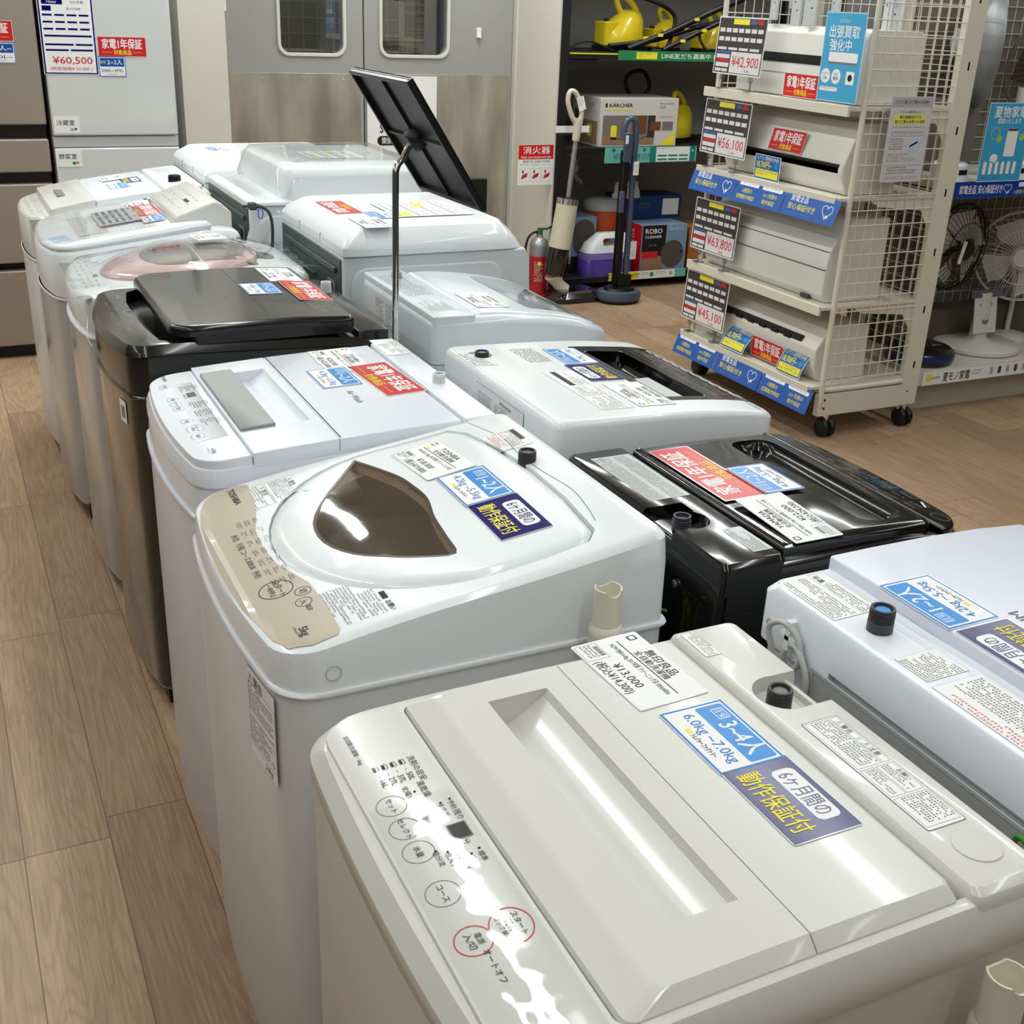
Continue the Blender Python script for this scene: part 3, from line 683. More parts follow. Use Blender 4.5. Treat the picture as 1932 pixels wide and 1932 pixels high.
    G().ring(0, 0, .011, .0012).xf(Matrix.Translation((.085, -.0015, .828)) @ Matrix.Rotation(pi/2, 4, 'X')).build('screw_cap', LGREY, m.root, smooth=0)
    # label on the front
    g = G(); g.rr(-.05, -.07, .05, .07, .002, 0, 1); g.rr(-.0495, -.0695, .0495, .0695, .002, .0001, 3); g.text('⚠警告', -.02, .055, .013, 0)
    g.micro(-.047, .0, .047, .045, .0055, 0); g.micro(-.047, -.05, .047, -.005, .0055, 0); g.text('5.0kg', .02, -.06, .009, 0); g.frame(-.048, -.053, .048, .047, .0006, .0002, 0)
    M2 = Matrix(((0, 0, -1, .0), (-1, 0, 0, 0), (0, 1, 0, 0), (0, 0, 0, 1)))
    g.xf(M2); g.v = [(.022*((v+.085-.281)/.281)**2-.0012+u*.9, v+.085, z+.715) for u, v, z in g.v]
    g.build('rating_label', INKM, m.root, smooth=0)
    return m
SMOKE = glassy('smoked_window', (226,208,184), .04, .95, .06, 5, body=(160,134,106,.13))
BROWND = mat('dark_brown_rim', (62,45,34), .3)
M1 = muji(); M2_ = toshiba5()
def wpos(m, x, y): # world spot on a machine in its own u, v
    p = m.world.inverted() @ Vector((x, y, 0)); return (p.x, p.y)
LB = 'price tags lying on the washers'; RC = 'red warranty cards on the washers'; BC = 'blue size cards on the washers'; NC = 'navy warranty cards on the washers'
put(price_tag('無印良品', 'AQW-MJ60 6.0kg 2017年製 クリーニング済 50Hz/60Hz', YEN+'13,000', '(税込'+YEN+'14,300)', .152, .094, False), 'price_tag', CARDM, 'white price tag reading 13,000 on the warm white washer lid', 'price tag', M1, wpos(M1, .665, .989), .05, LB)
put(blue_card('3~4人', '6.0kg ~7.0kg'), 'size_card', CARDM, 'blue and white card reading 3~4 people on the warm white washer', 'card', M1, wpos(M1, .678, .838), .0, BC)
put(navy_card(), 'warranty_card', CARDM, 'navy card with yellow letters on the warm white washer nearest the camera', 'card', M1, wpos(M1, .680, .722), .0, NC)
put(price_tag('TOSHIBA', 'AW-5G5 5.0kg 2017年製 クリーニング済', YEN+'18,000', '(税込'+YEN+'19,800)', .14, .09), 'price_tag', CARDM, 'white price tag with green mark beside the smoked oval window', 'price tag', M2_, wpos(M2_, .672, 1.648), .08, LB)
put(blue_card('1~2人', '4.2kg ~5.5kg'), 'size_card', CARDM, 'blue card reading 1~2 people between price tag and navy card near the smoked window', 'card', M2_, wpos(M2_, .688, 1.515), .0, BC, dz=.001)
put(navy_card(), 'warranty_card', CARDM, 'navy card with yellow letters on the washer with smoked window', 'card', M2_, wpos(M2_, .690, 1.395), .0, NC)
hose('ivory ribbed drain hose with clear notched end beside the smoked window washer', .748, 1.200, .895, .05, .021)
hose('ivory drain hose rising past the near side of the nearest warm white washer', .762, .503, .845, .05, .021)
# --- third: white, silver control area, grey grip bar
def toshiba45():
    m = Mach('white washer with silver shaded panel and flat grey grip bar', .302, 1.800, .555, .52, bow=.022, rf=.05)
    m.surf([(0, .903), (.115, .914), (.3, .924), (.555, .930)], .815, .93)
    m.body(.80, COOLB); m.part('seam_rim', G().loft([m.out(-.004, z=.795), m.out(-.006, z=.799), m.out(-.004, z=.803)]), COOLB, smooth=60)
    cv = G().loft([m.out(.0, z=.803), m.out(.004, z=.865), m.out(.0, z=.87), m.out(.001, z=.89), m.out(.006, z=.905), m.out(.009, z=.906)])
    m.part('top_cover', m.bend(cv), [COOL], smooth=35)
    pn = [(min(u, .112), v) for u, v, z in m.out(.009, n=6)]; pn = [p for i, p in enumerate(pn) if i == 0 or (Vector(p)-Vector(pn[i-1])).length > 1e-5]
    m.part('control_panel', m.bend(m.lid('p', pn, .90, .925, None, (.003, .003))), [COOL], smooth=35)
    a = m.lid('l', rrect(.1135, .004, .262, .516, .002), .90, .93, None, (.003, .003))
    w = G(); w.loft([[(u, v, z) for u, z in ((.175, .94), (.178, .893), (.186, .888), (.238, .922), (.249, .94))] for v in (.440, .115)])
    m.part('lid_front', m.bend(a.cut(w), [.15, .2]), [COOL], smooth=30)
    m.part('lid_back', m.bend(m.lid('l', rrect(.2628, .004, .489, .516, (.001, .004, .004, .001)), .90, .93, None, (.003, .003)), [.35, .42]), [COOL], smooth=35)
    m.part('rear_cover', m.bend(m.lid('l', rrect(.4945, .001, .556, .519, .006), .88, .933, None, (.004, .004))), [COOL], smooth=35)
    b = G().loft([ringz(rrect(.118, .112, .180, .452, .002), .925), ringz(rrect(.118, .112, .180, .452, .002), .9345), ringz(rrect(.1195, .1135, .1785, .4505, .002), .936)])
    m.part('grip_bar', m.bend(b, []), [mat('grip_grey', (150,151,150), .45)], smooth=35)
    # shaded silver area: the paint itself runs from silver to white
    SG = mat('silver_fade_print', (170,173,175), .45); nt = SG.node_tree
    tc = nt.nodes.new('ShaderNodeTexCoord'); sp = nt.nodes.new('ShaderNodeSeparateXYZ'); mr = nt.nodes.new('ShaderNodeMapRange'); mx = nt.nodes.new('ShaderNodeMixRGB')
    nt.links.new(tc.outputs['Object'], sp.inputs[0]); nt.links.new(sp.outputs[0], mr.inputs['Value']); mr.inputs['From Min'].default_value = .045; mr.inputs['From Max'].default_value = .115
    mx.inputs['Color1'].default_value = (.82, .86, .92, 1); mx.inputs['Color2'].default_value = (.26, .27, .28, 1); nt.links.new(mr.outputs['Result'], mx.inputs['Fac']); nt.links.new(mx.outputs['Color'], nt.nodes['Principled BSDF'].inputs['Base Color'])
    m.stick('silver_area', G().rect(-.44, .042, -.115, .1108), [SG], 0, 0)
    g = G(); g.text('TOSHIBA', -.49, .055, .008, 0)
    for k, (v, t) in enumerate(((.435, '洗濯'), (.355, '水量'), (.325, 'すすぎ'), (.297, '脱水'), (.225, '行程'))): g.ring(-v, .047, .0105, .0007, mi=1, sx=1.25); g.text(t, -v, .047, .0065, 0)
    g.ring(-.180, .053, .0155, .0007, mi=1, sx=1.3); g.text('スタート', -.18, .056, .006, 0); g.text('一時停止', -.18, .049, .005, 0); g.ring(-.140, .050, .012, .0007, mi=1, sx=1.3); g.text('電源', -.14, .05, .006, 0)
    g.rect(-.375, .075, -.35, .091, .0003, 4)
    for k in range(5): g.micro(-.42+k*.05, .062, -.385+k*.05, .102 if k != 1 else .072, .005, 0)
    g.text('4.5kg', -.06, .06, .008, 0); g.micro(-.075, .045, -.045, .053, .004, 1)
    m.stick('panel_print', g, INKM, 0, 0)
    g = G(); g.rr(0, 0, .12, .052, .001, 0, 1); g.rr(.0004, .0004, .1196, .0516, .001, .0001, 3); g.micro(.003, .003, .07, .049, .005, 0); g.micro(.075, .01, .117, .049, .005, 1)
    m.stick('inlet_label', g, INKM, .498, .535)
    g = G(); g.text('Air Wash', 0, 0, .014, 0); m.stick('lid_print', g, [INKG], .355, .20)
    m.tap(.530, .215, m.top(.53, .215)-.002, h=.020, r=.0125, col=PAPER, cap=BLUE)
    return m
COOLB = mat('cool_white_steel', (221,225,234), .34, coat=.25)
M3 = toshiba45()
put(price_tag('TOSHIBA', 'AW-45M7 4.5kg クリーニング済', YEN+'20,000', '(税込'+YEN+'22,000)', .16, .09), 'price_tag', CARDM, 'white price tag on white washer with grey grip bar', 'price tag', M3, wpos(M3, .70, 2.232), .0, LB)
put(red_card(.205, .083), 'warranty_card', CARDM, 'red warranty card on white washer with grey grip bar', 'card', M3, wpos(M3, .747, 2.08), .06, RC)
put(blue_card('1~2人', '4.2kg ~5.5kg', .12, .08), 'size_card', CARDM, 'blue card reading 1~2 people on white washer with grey grip bar', 'card', M3, wpos(M3, .655, 2.125), .0, BC)
# --- fourth: black
def black_left():
    m = Mach('glossy black washer with raised black lid in the left row', .295, 2.505, .62, .555, bow=.035, rf=.04)
    m.surf([(0, .905), (.12, .912), (.3, .905), (.5, .895), (.62, .885)], .80, .91)
    m.body(.795, KSTEEL); m.part('seam_rim', G().loft([m.out(-.003, z=.79), m.out(-.005, z=.794), m.out(-.003, z=.798)]), KSTEEL, smooth=60)
    cv = G().loft([m.out(.0, z=.798), m.out(-.002, z=.86), m.out(0, z=.885), m.out(-.003, z=.888), m.out(.002, z=.90), m.out(.008, z=.909), m.out(.012, z=.91)])
    cv.cut(G().prism([(.10, .04), (.135, .02), (.2, .02), (.2, .535), (.135, .535), (.10, .50), (.085, .4), (.083, .28), (.088, .15)], .885, 1))
    m.part('top_cover', m.bend(cv), [PANK], smooth=35)
    ld = rrect(.125, .0, .535, .553, (.05, .02, .02, .05)); ld = [(u-.012*(1-((v-.277)/.277)**2)*max(0, 1-(u-.125)/.2), v) for u, v in ld]
    lo = offset(ld, -.03); lo = [(max(u, .17), v) for u, v in lo]
    g = G().loft([ringz(rrect(.17, .002, .53, .551, .01), .905), ringz(rrect(.165, .001, .533, .552, .01), .925)])
    m.part('lid_base', g, [PANK], smooth=35)
    t = G().loft([ringz(ld, .922), ringz(offset(ld, .001), .934), ringz(offset(ld, -.0015), .941), ringz(offset(ld, -.006), .9445), ringz(offset(ld, -.012), .945)])
    t.split([.2, .3, .4, .5], (), lambda p: Vector((p.x, p.y, p.z+.004*sin(pi*(p.x-.12)/.42)-.004*max(0, (p.x-.4)/.14))))
    m.part('lid', t, [PANK], smooth=35)
    g = G(); g.rect(-.55, 0, -.003, .001, .0, 0); m.stick('fold_line', g, [BLACK], .345, 0)
    m.part('rear_cover', m.lid('l', rrect(.538, .004, .616, .551, .012), .87, .905, None, (.005, .005)), [PANK], smooth=35)
    K = [mat('ink_pale', (150,150,145), .5), mat('ink_faint', (95,95,92), .5)]
    g = G(); g.text('TOSHIBA', -.46, .075, .008, 0)
    for r in range(4):
        for c in range(6): g.micro(-.42+c*.05, .03+r*.014, -.42+c*.05+.032, .041+r*.014, .006, (r+c) % 2)
    for k in range(5): g.ring(-.38+k*.033, .036, .011, .0006, mi=1)
    g.frame(-.215, .066, -.17, .088, .0006, 0, 1); g.frame(-.16, .072, -.12, .09, .0006, 0, 1); g.rect(-.33, .072, -.31, .083, .0003, 1); g.micro(-.08, .06, -.05, .07, .006, 1)
    m.stick('panel_print', g, K, .0, 0)
    g = G(); g.text('TOSHIBA', 0, 0, .006, 0); m.stick('lid_print', g, [K[1]], .29, .24)
    g = G(); g.micro(0, 0, .15, .06, .006, 0); m.stick('lid_notes', g, [K[0]], .455, .19)
    m.tap(.585, .40, m.top(.585, .40)-.002, h=.028, r=.013, col=PAPER, cap=BLUE)
    g = G().rr(-.02, -.026, .02, .026, .001, 0, 0); g.rr(-.011, -.016, .011, .012, .001, .0003, 1); g.v = [(.035*((.085-p[0]-.2775)/.2775)**2-.0015-p[2], .085-p[0], .745+p[1]) for p in g.v]
    g.build('stock_sticker', [PAPER, MGREY], m.root, smooth=0)
    return m
KSTEEL = mat('black_brown_steel', (46,41,36), .16, coat=.6); PANK = mat('black_resin', (32,33,32), .18, coat=.3)
M4 = black_left()
put(price_tag('TOSHIBA', 'AW-7D9 7.0kg クリーニング済', YEN+'27,000', '(税込'+YEN+'29,700)', .16, .085), 'price_tag', CARDM, 'white price tag on the raised black lid in the left row', 'price tag', M4, wpos(M4, .77, 2.955), .0, LB)
put(red_card(.215, .083), 'warranty_card', CARDM, 'red warranty card on the raised black lid in the left row', 'card', M4, wpos(M4, .785, 2.775), .0, RC)
put(blue_card('1~2人', '4.2kg ~5.5kg', .115, .083), 'size_card', CARDM, 'blue card reading 1~2 people on the raised black lid', 'card', M4, wpos(M4, .683, 2.80), .0, BC)
# --- fifth: pink oval lid, wrapped in clear film
def pink():
    m = Mach('white washer with pink oval lid under clear film', .29, 3.115, .64, .515, bow=.03, rf=.06, rb=.12)
    m.surf([(0, .868), (.1, .88), (.3, .905), (.5, .912), (.64, .895)], .78, .90, n=14)
    m.body(.765, PEARL); m.part('seam_rim', G().loft([m.out(-.003, z=.76), m.out(-.004, z=.763), m.out(-.003, z=.766)]), STEELW, smooth=60)
    cv = G().loft([m.out(.006, z=.766), m.out(.0, z=.80), m.out(.0, z=.86), m.out(.004, z=.885), m.out(.014, z=.898), m.out(.02, z=.90)])
    m.part('top_cover', m.bend(cv), [WHITE], smooth=45)
    ov = [(.325+(.235 if cos(R(a)) < 0 else .20)*cos(R(a)), .262+.205*sin(R(a))) for a in range(0, 360, 8)]
    dome = lambda g: g.split([.15, .2, .25, .3, .35, .4, .45], [.12, .19, .26, .33, .4], lambda p: Vector((p.x, p.y, p.z+(.020*max(0, 1-((p.x-.33)/.24)**2-((p.y-.262)/.21)**2)**.8 if p.z > .906 else 0))))
    PK = mat('pearl_pink', (206,176,176), .2, coat=.8)
    l = G().loft([ringz(ov, .895), ringz(ov, .903), ringz(offset(ov, -.004), .907), ringz(offset(ov, -.02), .910), ringz(offset(ov, -.03), .911)])
    m.part('lid', m.bend(dome(l), []), [PK], smooth=45)
    wn = [(.30+.10*cos(R(a)), .262+.145*sin(R(a))) for a in range(90, 271, 9)]+[(.34, .13), (.34, .39)]
    g = G().poly([(-v, u) for u, v in wn]); m.stick('window', g, [mat('dark_window', (52,44,50), .04, coat=1)], 0, 0, lift=.001, div=.03)
    g = G().rr(-.40, .345, -.12, .50, .01); m.stick('lid_rear_panel', g, [mat('mauve_panel', (128,110,114), .12, coat=.8)], 0, 0, lift=.001, div=.03)
    g = G().micro(-.33, .42, -.16, .49, .007, 0); m.stick('lid_print', g, [LGREY], 0, 0, lift=.0014)
    g = G(); g.disc(-.255, .54, .035, 0, 0, sx=1.5); m.stick('vent', g, [DGREY], 0, 0, lift=.001)
    g = G().rr(-.5, .48, -.02, .63, .10, 0, 0); 
    g = G(); 
    for r in range(3):
        for c in range(7): g.micro(-.46+c*.05, .03+r*.016, -.46+c*.05+.03, .041+r*.016, .006, 0)
    g.rect(-.27, .07, -.245, .082, .0004, 0); g.micro(-.47, .088, -.42, .094, .006, 0)
    m.stick('panel_print', g, [INKG], 0, 0)
    for k in range(8):
        g = G().ring(-.255, .555, .055+k*.007, .0022, n=40, sx=1.4); g.v = [(x, max(y, .56), z) for x, y, z in g.v]
    G().disc(0, 0, .02).xf(Matrix.Translation((.02, .035, .872)) @ Matrix.Rotation(.0, 4, 'Y')).build('power_knob', CHROME, m.root, smooth=0)
    # clear film
    f = G(); us = [.0+i*.66/22 for i in range(23)]; vv = [-.012+i*.54/18 for i in range(19)]; rn = random.Random(3)
    f.v = [(u, v, (m.top(min(max(u, .03), .6), min(max(v, .03), .48)) or .88)+.007+.002*rn.random()+(.0 if .0 < v < .515 else -.02)) for u in us for v in vv]
    f.f = [(i*19+j, i*19+j+1, (i+1)*19+j+1, (i+1)*19+j) for i in range(22) for j in range(18)]; f.m = [0]*len(f.f)
    f.build('clear_film', FILM, m.root, smooth=180)
    return m
FILM = glassy('clear_film', (250,251,251), .04, .975, .12, 7)
PEARL = mat('pearl_silver_steel', (186,190,194), .26, metal=.25, coat=.5)
M5 = pink()
put(price_tag('SHARP', 'ES-PX10 10.0kg クリーニング済', YEN+'38,000', '(税込'+YEN+'41,800)', .16, .085, False), 'price_tag', CARDM, 'white price tag lying on the film over the pink lid', 'price tag', M5, wpos(M5, .70, 3.475), .0, LB, dz=.012)
# --- sixth: white with tilted rear panel
def white6():
    m = Mach('white washer with wide pale lid and tilted beige control panel at its back', .262, 3.70, .59, .54, bow=.04, rf=.07)
    m.surf([(0, .888), (.15, .907), (.35, .935), (.50, .955), (.59, .94)], .74, .955)
    m.body(.735, PEARL); m.part('seam_rim', G().loft([m.out(-.003, z=.728), m.out(-.004, z=.731), m.out(-.003, z=.735)]), STEELW, smooth=60)
    cv = G().loft([m.out(.004, z=.735), m.out(.0, z=.78), m.out(.0, z=.91), m.out(.006, z=.925), m.out(.012, z=.928)])
    m.part('top_cover', m.bend(cv), [WHITE], smooth=45)
    ld = [(min(u, .395 if .06 < v < .53 else .50), v) for u, v, z in m.out(.004)]; ld = [p for i, p in enumerate(ld) if i == 0 or (Vector(p)-Vector(ld[i-1])).length > 1e-4]
    t = G().loft([ringz(offset(ld, -.012), .925), ringz(offset(ld, -.004), .932), ringz(ld, .940), ringz(offset(ld, -.002), .948), ringz(offset(ld, -.008), .954), ringz(offset(ld, -.014), .955)])
    m.part('lid', m.bend(t), [WHITE], smooth=40)
    g = G().rect(-.42, .115, -.10, .205); m.stick('grip_recess', g, [mat('pale_grey_recess', (196,198,198), .3)], 0, 0, lift=.001)
    # tilted panel block
    sec = [(.398, .945), (.405, .958), (.525, 1.0), (.545, .996), (.578, .965), (.578, .86), (.398, .86)]
    blk = G().loft([[(u, v, z) for u, z in sec] for v in (.07, .52)]); m.part('control_hump', blk, [WARM], bevel=.006, seg=3, smooth=35)
    m.part('rear_cap', m.lid('c', rrect(.53, .004, .59, .53, .02), .82, .905, None, (.01, .01)), [WHITE], smooth=40)
    g = G()
    for r in range(3):
        for c in range(6): g.micro(-.46+c*.055, .42+r*.03, -.46+c*.055+.03, .435+r*.03, .008, 0)
    g.rect(-.26, .463, -.20, .474, .0004, 1)
    m.stick('panel_print', g, [INKG, BLACK], 0, 0)
    g = G().rr(-.16, .02, -.04, .09, .003, 0, 0); g.rect(-.155, .03, -.07, .08, .0004, 1); m.stick('film_print', g, [mat('pale_print', (222,226,236), .3), mat('pale_blue_print', (176,202,232), .3)], .02, 0, ang=.12)
    f = G(); rn = random.Random(9); us = [.0+i*.34/12 for i in range(13)]; vv = [.02+i*.47/14 for i in range(15)]
    f.v = [(u, v, (m.top(min(max(u, .05), .6), min(max(v, .03), .48)) or .9)+.006+.002*rn.random()) for u in us for v in vv]
    f.f = [(i*15+j, i*15+j+1, (i+1)*15+j+1, (i+1)*15+j) for i in range(12) for j in range(14)]; f.m = [0]*len(f.f)
    f.build('clear_film', FILM, m.root, smooth=180)
    return m
M6 = white6()
put(price_tag('Panasonic', 'NA-FW 8.0kg クリーニング済', YEN+'45,000', '(税込'+YEN+'49,500)', .15, .08, False), 'price_tag', CARDM, 'white price tag by the red card on the wide pale lid', 'price tag', M6, wpos(M6, .60, 4.15), .0, LB)
put(red_card(.20, .082), 'warranty_card', CARDM, 'red warranty card beside grey form on the wide pale lid', 'card', M6, wpos(M6, .612, 4.02), .0, RC, dz=.003)
put(blue_card('3~4人', '7.0kg ~8.0kg', .11, .07), 'size_card', CARDM, 'small blue card at the near end of the wide pale lid', 'card', M6, wpos(M6, .61, 3.875), .0, BC, dz=.003)
def spec_form():
    g = sheet(.24, .13, 8); g.text('PO', -.09, .052, .014, 1, .0004)
    for r in range(5):
        for c in range(3): g.rect(-.11+c*.075, .03-r*.021, -.11+c*.075+.06, .04-r*.021, .0003, 9)
    return g
put(spec_form(), 'spec_form', CARDM+[mat('form_grey', (150,152,156), .4), mat('form_dark', (84,88,98), .4)], 'grey printed form on the wide pale lid by the red card', 'form', M6, wpos(M6, .515, 3.99), .0, None, dz=.006)
# --- seventh: far one with blocky front lid
def white7():
    m = Mach('pale washer with raised beige front flap nearest the refrigerators', .258, 4.275, .63, .52, bow=.03, rf=.07)
    m.surf([(0, .885), (.1, .905), (.3, .94), (.63, .975)], .74, .96)
    m.body(.735, STEELW); m.part('seam_rim', G().loft([m.out(-.003, z=.728), m.out(-.004, z=.731), m.out(-.003, z=.735)]), STEELW, smooth=60)
    m.part('top_cover', m.bend(G().loft([m.out(.004, z=.735), m.out(.0, z=.78), m.out(.0, z=.93), m.out(.008, z=.94), m.out(.014, z=.942)])), [WARM], smooth=45)
    a = m.lid('l', rrect(.085, .01, .235, .50, .006), .93, .966, None, (.004, .004)); m.part('lid_front', m.bend(a), [WARM], smooth=35)
    a = m.lid('l', rrect(.237, .01, .46, .50, .004), .93, .962, None, (.004, .004)); m.part('lid_back', m.bend(a), [COOL], smooth=35)
    a = m.lid('l', rrect(.47, .0, .60, .52, .02), .92, .965, None, (.006, .006)); m.part('rear_cover', m.bend(a), [WHITE], smooth=35)
    zt = m.top(.144, .27); G().box(.13, .158, .20, .34, zt-.004, zt+.004).build('grip', MGREY, m.root, bevel=.002, rot=None)
    g = G()
    for r in range(2):
        for c in range(7): g.micro(-.46+c*.055, .025+r*.024, -.46+c*.055+.03, .04+r*.024, .007, 0)
    m.stick('panel_print', g, [INKG], 0, 0)
    g = G().micro(-.48, .49, -.22, .56, .009, 0); m.stick('rear_print', g, [LGREY], 0, 0)
    m.tap(.53, .155, m.top(.53, .155), h=.02, r=.022, col=BLACK)
    return m
M7 = white7()
put(price_tag('HITACHI', 'BW-V80 8.0kg クリーニング済', YEN+'48,000', '(税込'+YEN+'52,800)', .15, .08, False), 'price_tag', CARDM, 'white price tag on the far pale washer with beige flap', 'price tag', M7, wpos(M7, .60, 4.70), .0, LB)
put(navy_card(.12, .07), 'warranty_card', CARDM, 'navy card on the far pale washer with beige flap', 'card', M7, wpos(M7, .655, 4.585), .0, NC)
put(blue_card('3~4人', '7.0kg ~8.0kg', .12, .07), 'size_card', CARDM, 'blue card on the far pale washer with beige flap', 'card', M7, wpos(M7, .60, 4.50), .0, BC)
# ------------------------------------------------------------------ right row (backs towards the left row), nearest first
def rear_vents(m, z0, z1, mt): pass
def right1():
    m = Mach('cool white washer at the right edge with grey cord loop on its back', 1.50, 1.10, .575, .56, flip=True, bow=.02)
    m.surf([(0, .90), (.1, .93), (.3, .942), (.575, .940)], .84, .94)
    bd = G().loft([m.out(.008, z=.045), m.out(.008, z=.84)])
    m.part('body', bd, mat('grey_white_steel', (206,210,216), .4), smooth=40)
    cv = G().loft([m.out(.0, z=.842), m.out(.0, z=.91), m.out(.008, z=.921), m.out(.014, z=.922)])
    cv.cut(G().box(.565, .60, .15, .50, .80, .862)); m.part('top_cover', m.bend(cv), [COOL], smooth=40)
    m.part('lid', m.bend(m.lid('l', rrect(.10, .004, .468, .556, (.01, .004, .004, .01)), .90, .94, None, (.004, .004)), [.2, .3, .4]), [mat('bluish_white_lid', (229,233,248), .25, coat=.4)], smooth=35)
    sec = rrect(.472, .0, .572, .56, .006)
    rc = G().loft([ringz(sec, .89), ringz(offset(sec, -.001), .928), ringz(offset(sec, -.006), .939), ringz(offset(sec, -.01), .94)])
    rc.carve(G().prism(rrect(.485, .130, .60, .215, .01), .934, 1)); m.part('rear_cover', rc, [mat('cool_rear', (218,222,228), .34)], smooth=35, bevel=.001)
    m.tap(.522, .168, .934, h=.020, r=.0155, cap=BLUE)
    g = G(); g.rr(0, 0, .115, .078, .001, 0, 1); g.rr(.0004, .0004, .1146, .0776, .001, .0001, 3); g.frame(.002, .002, .113, .03, .0004, .0002, 0)
    g.text('⚠警告', .092, .022, .008, 0); g.micro(.004, .004, .078, .028, .005, 0); g.micro(.004, .034, .11, .075, .0048, 0)
    m.stick('warning_label', g, INKM, .482, .128)
    g = G(); g.rr(0, 0, .055, .065, .001, 0, 1); g.rr(.0004, .0004, .0546, .0646, .001, .0001, 3); g.micro(.002, .002, .053, .063, .0045, 0); m.stick('notice_label', g, INKM, .490, .285)
    g = G(); g.rr(0, 0, .205, .075, .001, 0, 1); g.rr(.0004, .0004, .2046, .0746, .001, .0001, 3); g.micro(.003, .004, .2, .05, .005, 0); g.micro(.003, .052, .19, .072, .006, 2); m.stick('caution_label', g, INKM, .483, .50)
    g = G().text('DRUM', 0, 0, .018, 0); m.stick('lid_print', g, [INKG], .36, .255)
    # back: framed plate, cord loop on its hook, screws
    b = G(); b.box(.575, .578, .12, .50, .58, .855); b.carve(G().box(.5765, .58, .126, .494, .586, .849)); b.build('back_plate', LGREY, m.root, bevel=.0008)
    g = G().box(.567, .587, .072, .082, .858, .90).box(.567, .587, .060, .094, .872, .880); g.build('cord_hook', WHITE, m.root, bevel=.001)
    lp = [(.585, .05, .845), (.588, .042, .875), (.586, .065, .893), (.583, .092, .885), (.582, .102, .855), (.581, .085, .828), (.582, .07, .84), (.583, .08, .866), (.584, .10, .868), (.582, .12, .835), (.580, .115, .80), (.578, .09, .76), (.578, .08, .6)]
    G().tube(spline(lp, 6), .0042, 8).build('power_cord', mat('pale_grey_rubber', (196,196,192), .5), m.root, smooth=60)
    for v, z in ((.028, .872), (.53, .862)): G().lathe([(.006, 0), (.006, .002), (.001, .003)], (.575, v, z), 'x', 12).build('screw', CHROME, m.root)
    # earth wires
    GW = mat('earth_green', (60,130,50), .4); YW = mat('earth_yellow', (205,200,60), .4)
    t = G().tube(spline([(.585, .46, .80), (.60, .475, .86), (.60, .50, .85), (.59, .52, .80), (.58, .53, .70)], 6), .0035, 8); t.build('earth_wire', GW, m.root, smooth=60)
    G().tube(spline([(.588, .47, .79), (.605, .48, .845), (.605, .495, .85), (.595, .51, .80)], 6), .003, 8).build('earth_wire', YW, m.root, smooth=60)
    G().box(.575, .600, .495, .510, .80, .86).build('wire_clip', WHITE, m.root, bevel=.001)
    return m
